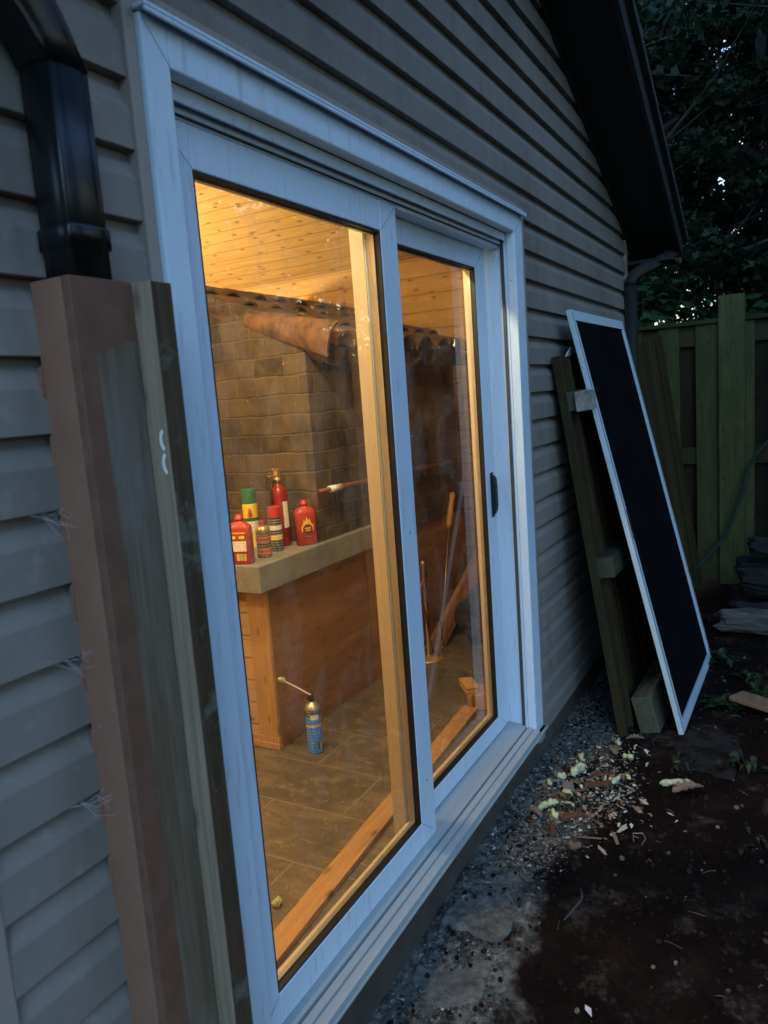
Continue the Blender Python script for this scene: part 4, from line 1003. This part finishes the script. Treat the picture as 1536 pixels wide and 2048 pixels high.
M_chip_p = m_wood('pale_wood_chip', (.26, .17, .11), (.15, .10, .065), 'x', 'y', 'z', knots=0)
M_chip_g = m_wood('grey_wood_chip', (.24, .23, .21), (.15, .14, .13), 'x', 'y', 'z', knots=0)
wc = [(2.80, -.30, .12, .028, .012, -.9, M_chip_b, 'reddish brown wood chip right of the foam nubs'),
      (2.74, -.20, .085, .045, .006, .3, M_chip_g, 'grey slate like flake under the thick foam chunk'),
      (2.66, -.19, .07, .05, .006, 1.0, M_chip_p, 'pale tan wood flake in the centre of the debris'),
      (2.53, -.265, .10, .030, .014, -.75, M_chip_b, 'chunky brown wood offcut below the curved foam strip'),
      (2.75, -.115, .11, .018, .006, -.9, M_chip_g, 'thin grey lath across the gravel by the door sill'),
      (2.35, -.33, .045, .022, .012, -.8, M_chip_p, 'small pale cube like offcut on the dark soil'),
      (2.90, -.305, .10, .02, .008, -1.1, M_chip_b, 'thin brown splinter behind the reddish chip'),
      (2.42, -.36, .09, .006, .005, -1.2, M_chip_p, 'fine pale stick lying on bare soil'),
      (2.14, -.21, .07, .006, .005, .9, M_chip_p, 'short pale stick beside the farthest paving stone')]
for x, y, L, w_, h3, a, mt, lab in wc:
    M = Matrix.Translation((x, y, gz(x, y)+.006)) @ Matrix.Rotation(a, 4, 'Z') @ Matrix.Rotation(.08, 4, 'Y')
    vs = [M @ Vector(v) for v in ((-L/2, -w_/2, 0), (L/2*.9, -w_/2*.8, 0), (L/2, w_/2, 0), (-L/2*.85, w_/2, 0), (-L/2, -w_/2, h3), (L/2*.9, -w_/2*.8, h3), (L/2, w_/2, h3), (-L/2*.85, w_/2, h3))]
    tag(MB().add(vs, [(3, 2, 1, 0), (4, 5, 6, 7), (0, 1, 5, 4), (1, 2, 6, 5), (2, 3, 7, 6), (3, 0, 4, 7)]).obj('wood_chip', mt, bevel=.0015), lab, 'wood chip', 'wood chips on the ground')
tag(lump('wood_stub', [(2.40, -.235, gz(2.4, -.235)), (2.42, -.232, .060)], .013, m_plain('rotten_wood', (.09, .045, .022), .9, 0, .4, 30), None, 77, .3), 'upright brown rotten wood stub capped with foam', 'wood stub')
M_shard = m_plain('white_plastic_shard', (.62, .62, .66), .5)
sh = [(3.16, -.425, .05, .02, .3, 'white plastic shard behind the dry leaf'), (2.57, -.475, .035, .014, .2, 'white triangular shard on bare soil, left one'), (2.70, -.59, .03, .012, 1.0, 'folded white shard on bare soil, right one'), (2.66, -.615, .022, .006, -.4, 'tiny white staple like scrap beside the folded shard'),
      (1.72, -.53, .040, .018, .6, 'white shard nearest the camera at the bottom')]
for x, y, L, w_, a, lab in sh:
    M = Matrix.Translation((x, y, gz(x, y)+.008)) @ Matrix.Rotation(a, 4, 'Z') @ Matrix.Rotation(.25, 4, 'X')
    p = [(-L/2, 0), (L*.1, w_/2), (L/2, w_*.2), (L*.2, -w_/2)]
    vs = [M @ Vector((u, v, 0)) for u, v in p]+[M @ Vector((u, v, .0015)) for u, v in p]
    tag(MB().add(vs, [(3, 2, 1, 0), (4, 5, 6, 7)]+[(i, (i+1) % 4, 4+(i+1) % 4, 4+i) for i in range(4)]).obj('white_shard', M_shard), lab, 'shard', 'white shards on the soil')
wr = [Vector(p)+Vector((2.48, -.50, .012)) for p in ((0, 0, 0), (.05, .012, .002), (.055, -.02, .006), (.03, -.035, .004), (-.01, -.028, .002))]
tag(MB().tube(wr, .0018, 6).obj('bent_wire', M_steel), 'bent thin white wire lying on the bare soil', 'wire')
tag(MB().tube(catmull([(2.15, -.40, gz(2.15, -.4)+.008), (2.10, -.415, gz(2.1, -.41)+.010), (2.04, -.40, gz(2.03, -.39)+.010), (2.00, -.385, gz(1.99, -.38)+.006)], 5), [.0012+.0022*math.sin(math.pi*k/15) for k in range(16)], 6).obj('grey_cord', m_plain('grey_cord_rubber', (.05, .055, .055), .8)), 'short grey curved cord on the soil', 'cord')
# dry oak leaf
def leaf_shape(L, lobes=5):
    pts = []
    for k in range(lobes*2+1):
        t = k/(lobes*2); w_ = L*.30*math.sin(math.pi*min(1, t*.9+.08))*(1 if k % 2 else .5); pts.append((t*L, w_))
    return pts+[(x, -y) for x, y in pts[::-1]]
M_dryleaf = m_plain('dry_leaf', (.20, .13, .095), .8, 0, .3, 30)
random.seed(44)
def ground_leaf(x, y, L, a, lab, curl=.3):
    p = leaf_shape(L); M = Matrix.Translation((x, y, gz(x, y)+.010)) @ Matrix.Rotation(a, 4, 'Z')
    top = [M @ Vector((u-L/2, v, .012+curl*abs(v)+.1*L*math.sin(u/L*3))) for u, v in p]; n = len(p)
    c = M @ Vector((0, 0, .012+.1*L)); vs = top+[c]
    o = MB().add(vs, [(i, (i+1) % n, n) for i in range(n)]).obj('dry_leaf', M_dryleaf)
    sm = o.modifiers.new('thick', 'SOLIDIFY'); sm.thickness = .0008
    tag(o, lab, 'dry leaf', 'dry fallen leaves')
ground_leaf(2.87, -.63, .13, -.9, 'brown lobed dry leaf beside the long foam finger')
ground_leaf(3.10, -.30, .09, .4, 'dark curled dry leaf in front of the leaning beam')
ground_leaf(3.25, -.36, .08, 2.0, 'dark curled dry leaf near the lone foam pellet')
ground_leaf(2.50, -.14, .07, 1.0, 'curled dry leaf in the gravel by the foundation')
# chipped board at the right edge
brd = frame_from((3.80, -.73, .05), (-.25, -.42, .01), (0, 0, 1))
tag(MB().box(0, .5, -.055, .055, 0, .022, brd).obj('scrap_board', M_chip_p, bevel=.004), 'pale scrap board with pointed end lying on the weeds at right', 'board')
mm = MB(); nx, ny = 16, 12; vs = []
for a in range(nx+1):
    for b in range(ny+1):
        u, v = a/nx-.5, b/ny-.5; q = 1+.25*noise.noise(Vector((u*3, v*3, 5))); x = 3.27+.46*u*q*(1-.5*v*v); y = -.66+.26*v*q*(1-.9*u*u)
        vs.append((x, y, gz(x, y)+.006+.006*noise.noise(Vector((x*30, y*30, 3)))-.03*max(0, abs(u)-.42)-.03*max(0, abs(v)-.42)))
mm.add(vs, [(a*(ny+1)+b, (a+1)*(ny+1)+b, (a+1)*(ny+1)+b+1, a*(ny+1)+b+1) for a in range(nx) for b in range(ny)])
def mk_mat():
    t = NT('grey_mat_rubber'); v = t.co((160, 160, 160)); ck = t.n('ShaderNodeTexChecker'); ck.inputs['Scale'].default_value = 1; t.l(v, ck.inputs[0])
    c = t.mix(ck.outputs['Fac'], (.010, .010, .011), (.035, .036, .038)); c = t.mix(t.ramp(t.noise(t.co(), 14, 6), [(.45, 0.), (.6, .9)]), c, (.014, .010, .008)); return t.fin(c, .9, 0, .05)
tag(mm.obj('rubber_mat', mk_mat(), smooth=True), 'grey woven mat half buried in the soil under the corner of the screen', 'mat')

# ------------------------------------------------------------------ foliage
def mk_leaf(name, a, b, rough=.5):
    t = NT(name); g = t.n('ShaderNodeNewGeometry'); col = t.ramp(g.outputs['Random Per Island'], [(0, a), (1, b)])
    m = t.fin(col, rough); t.p.inputs['Specular IOR Level'].default_value = .3
    tl_ = t.n('ShaderNodeBsdfTranslucent'); t.l(col, tl_.inputs[0]); mx = t.n('ShaderNodeMixShader'); mx.inputs[0].default_value = .25
    t.l(t.p.outputs[0], mx.inputs[1]); t.l(tl_.outputs[0], mx.inputs[2]); t.l(mx.outputs[0], t.out.inputs[0]); return m
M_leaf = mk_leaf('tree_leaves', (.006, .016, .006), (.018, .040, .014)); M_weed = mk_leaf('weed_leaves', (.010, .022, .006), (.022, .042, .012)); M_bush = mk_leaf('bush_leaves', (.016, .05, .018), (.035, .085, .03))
M_trunk = m_plain('tree_bark', (.06, .055, .05), .9, 0, .5, 10, 1.0)
LEAF = np.array([(0, 0), (.28, .16), (.42, .45), (.62, .22), (1.0, 0), (.62, -.22), (.42, -.45), (.28, -.16)])
def leaf_mesh(name, P, S_, seed, mat):
    """P (n,3) positions, S_ (n,) sizes: one mesh of small lobed leaves"""
    rg = np.random.default_rng(seed); n = len(P); k = len(LEAF)
    nrm = rg.normal(size=(n, 3)); nrm[:, 2] += .9; nrm /= np.linalg.norm(nrm, axis=1)[:, None]
    t = rg.normal(size=(n, 3)); t -= nrm*(t*nrm).sum(1)[:, None]; t /= np.linalg.norm(t, axis=1)[:, None]; b = np.cross(nrm, t)
    V = P[:, None, :]+S_[:, None, None]*(t[:, None, :]*LEAF[None, :, 0:1]+b[:, None, :]*LEAF[None, :, 1:2]+nrm[:, None, :]*(-.25*LEAF[None, :, 0:1]**2))
    me = bpy.data.meshes.new(name); me.vertices.add(n*k); me.vertices.foreach_set('co', V.reshape(-1)); me.loops.add(n*k)
    me.loops.foreach_set('vertex_index', np.arange(n*k, dtype=np.int32)); me.polygons.add(n)
    me.polygons.foreach_set('loop_start', np.arange(0, n*k, k, dtype=np.int32)); me.polygons.foreach_set('loop_total', np.full(n, k, dtype=np.int32))
    me.update(calc_edges=True); me.materials.append(mat); return me
def tree_data(seed, H, Rc, z0, ncl, per, ls):
    """branch skeleton and leaves clustered on twig ends, local coordinates"""
    rg = np.random.default_rng(seed); m = MB(); rnd = random.Random(seed)
    tr = [(0, 0, -.1), (.05, .03, H*.25), (-.05, .08, H*.5), (.08, 0, H*.75), (0, 0, H*.95)]
    m.tube(catmull(tr, 4), [.16-.13*i/16 for i in range(17)], 10)
    ends = []
    for k in range(ncl):
        zc = z0+(H-z0)*((k+.5)/ncl)**.9; f = (zc-z0)/(H-z0); rad = Rc*(math.sin(math.pi*min(1, .18+.82*f))**.6)*rnd.uniform(.55, 1.05); a = k*2.4+rnd.uniform(-.4, .4)
        s = Vector((0, 0, zc-rad*.35)); e = Vector((rad*math.cos(a), rad*math.sin(a), zc+rnd.uniform(-.2, .5)))
        mid = s.lerp(e, .5)+Vector((rnd.uniform(-.15, .15), rnd.uniform(-.15, .15), rnd.uniform(.05, .3)))
        m.tube([s, mid, e], [.045, .026, .010], 6)
        for q in range(7):
            u = rnd.uniform(.3, 1.0); p = s.lerp(mid, u*2) if u < .5 else mid.lerp(e, u*2-1)
            w_ = p+Vector((rnd.gauss(0, .4), rnd.gauss(0, .4), rnd.gauss(.05, .28))); m.tube([p, w_], [.010, .003], 4); ends.append((w_, rnd.uniform(.15, .36)))
    C = np.array([tuple(e[0]) for e in ends]); Rr = np.array([e[1] for e in ends])
    idx = rg.integers(0, len(C), len(C)*per); d = rg.normal(size=(len(idx), 3)); d /= np.linalg.norm(d, axis=1)[:, None]
    P = C[idx]+d*(Rr[idx]*rg.random(len(idx))**.4)[:, None]*np.array([1, 1, .55]); S_ = ls*rg.uniform(.6, 1.25, len(idx))
    return m, P, S_
protos = []
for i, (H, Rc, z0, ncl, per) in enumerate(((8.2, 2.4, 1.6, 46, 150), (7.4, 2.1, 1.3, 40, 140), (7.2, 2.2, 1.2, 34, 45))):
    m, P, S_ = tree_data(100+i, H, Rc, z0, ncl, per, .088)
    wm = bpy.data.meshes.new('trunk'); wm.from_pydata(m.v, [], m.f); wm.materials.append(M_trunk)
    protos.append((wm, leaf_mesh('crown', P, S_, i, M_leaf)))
spots = [  # x, y, rot, scale, proto, label
    (8.6, .9, .3, 1.0, 0, 'dark leafy tree just behind the fence, nearest the house corner'),
    (10.4, -.6, 1.9, 1.05, 1, 'dark leafy tree behind the fence, above the tall fence post'),
    (12.6, 1.6, 2.6, 1.15, 0, 'tall dark tree in the second row behind the fence'),
    (12.2, -2.2, 4.0, 1.1, 1, 'dark tree behind the fence at the right edge of view'),
    (8.0, -3.0, 5.0, 1.0, 0, 'leafy tree right of view, seen reflected in the right pane'),
    (2.4, -6.6, .9, 1.0, 1, 'leafy tree right of view, seen reflected in the left pane'),
    (1.2, -8.2, 2.2, 1.0, 0, 'leafy tree farther along the garden, seen reflected at the left pane top'),
    (12.6, -5.0, 3.3, 1.15, 0, 'tall tree at the back of the garden, seen only in reflection'),
    (10.9, -3.6, 2.8, .9, 1, 'middling dark tree behind the one seen in the right pane reflection'),
    (5.6, -5.2, 1.2, .9, 2, 'added unseen leafy tree nearest the patio door, right of view, shading the siding'),  # unseen tree, added to shade the right-hand siding and break up the reflection
    (9.0, -6.6, 4.4, 1.0, 0, 'leafy tree farther off on the garden side, behind the nearest one'),
    (15.5, -.2, 1.0, 1.2, 0, 'tall distant dark tree filling the gap between nearer trees'),
]
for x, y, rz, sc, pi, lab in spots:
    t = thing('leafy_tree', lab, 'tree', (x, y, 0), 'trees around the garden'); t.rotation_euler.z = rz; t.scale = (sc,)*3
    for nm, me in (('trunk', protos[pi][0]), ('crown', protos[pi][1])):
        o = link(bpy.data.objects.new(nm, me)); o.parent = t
def bush(name, x, y, z0, r, h, n, ls, lab, mat, seed, cat='bush'):
    rg = np.random.default_rng(seed); d = rg.normal(size=(n, 3)); d /= np.linalg.norm(d, axis=1)[:, None]; rr = rg.random(n)**.45
    lump_ = 1+.25*np.sin(d[:, 0]*5+seed)*np.cos(d[:, 1]*4)
    P = d*(rr*lump_)[:, None]*np.array([r, r, h/2])+np.array([0, 0, z0+h/2])
    t = thing(name, lab, cat, (x, y, 0))
    me = leaf_mesh('foliage', P, ls*rg.uniform(.6, 1.2, n), seed, mat); o = link(bpy.data.objects.new('foliage', me)); o.parent = t
    m = MB(); rnd = random.Random(seed)
    for k in range(9):
        a = k*.7; m.tube([(0, 0, -.02), (r*.3*math.cos(a), r*.3*math.sin(a), z0+h*.4), (r*.7*math.cos(a), r*.7*math.sin(a), z0+h*.8)], [.012, .008, .003], 5)
    me2 = bpy.data.meshes.new('stems'); me2.from_pydata(m.v, [], m.f); me2.materials.append(M_trunk); o = link(bpy.data.objects.new('stems', me2)); o.parent = t
bush('green_bush', 7.2, .35, 1.1, .75, 1.5, 1500, .15, 'mid green bush rising behind the fence next to the house corner', M_bush, 61)
bush('green_bush', 7.6, -.75, 1.2, .5, 1.15, 700, .14, 'low green bush top behind the fence post', M_bush, 62)
bush('tall_hedge', 8.2, -4.7, .2, 1.7, 4.9, 6500, .12, 'tall dark hedge shrub inside the fence on the garden side', M_leaf, 63, 'hedge')
def weed(x, y, n, L, lab, seed, h=.05):
    rnd = random.Random(seed); m = MB()
    for k in range(n):
        a = rnd.uniform(0, 6.28); l = L*rnd.uniform(.5, 1.1); ww = l*.2; b = Vector((x+rnd.uniform(-.05, .05), y+rnd.uniform(-.05, .05), gz(x, y)+.002)); d = Vector((math.cos(a), math.sin(a), 0)); s = Vector((-d.y, d.x, 0)); hh = rnd.uniform(.4, 1)*h
        p = [b, b+d*l*.4+s*ww+Vector((0, 0, hh)), b+d*l*.75+s*ww*.8+Vector((0, 0, hh*.9)), b+d*l+Vector((0, 0, hh*.4)), b+d*l*.75-s*ww*.8+Vector((0, 0, hh*.9)), b+d*l*.4-s*ww+Vector((0, 0, hh))]
        c = b+d*l*.55+Vector((0, 0, hh*1.15)); m.add(p+[c], [(i, (i+1) % 6, 6) for i in range(6)])
    o = m.obj('weed_plant', M_weed); sm = o.modifiers.new('t', 'SOLIDIFY'); sm.thickness = .0008
    tag(o, lab, 'weed', 'low weeds on the soil')
weed(3.16, -.80, 16, .08, 'low leafy weed at the right edge below the scrap board', 71)
weed(3.78, -.70, 26, .12, 'leafy weed clump under the tip of the scrap board', 72)
weed(3.95, -.86, 26, .12, 'leafy weed clump behind the scrap board at the right edge', 73)
weed(4.35, -.62, 14, .10, 'thin weed between the screen corner and the pale log', 74, .08)
weed(2.62, -.225, 12, .05, 'small green sprig inside the foam debris', 75, .03)
weed(3.10, -.56, 9, .05, 'small weed beside the long foam finger', 76, .03)
weed(2.62, -.88, 7, .045, 'flat sparse weed on bare soil at the right edge', 77, .02)
weed(4.15, -.80, 18, .11, 'weed clump in front of the pale log', 78)
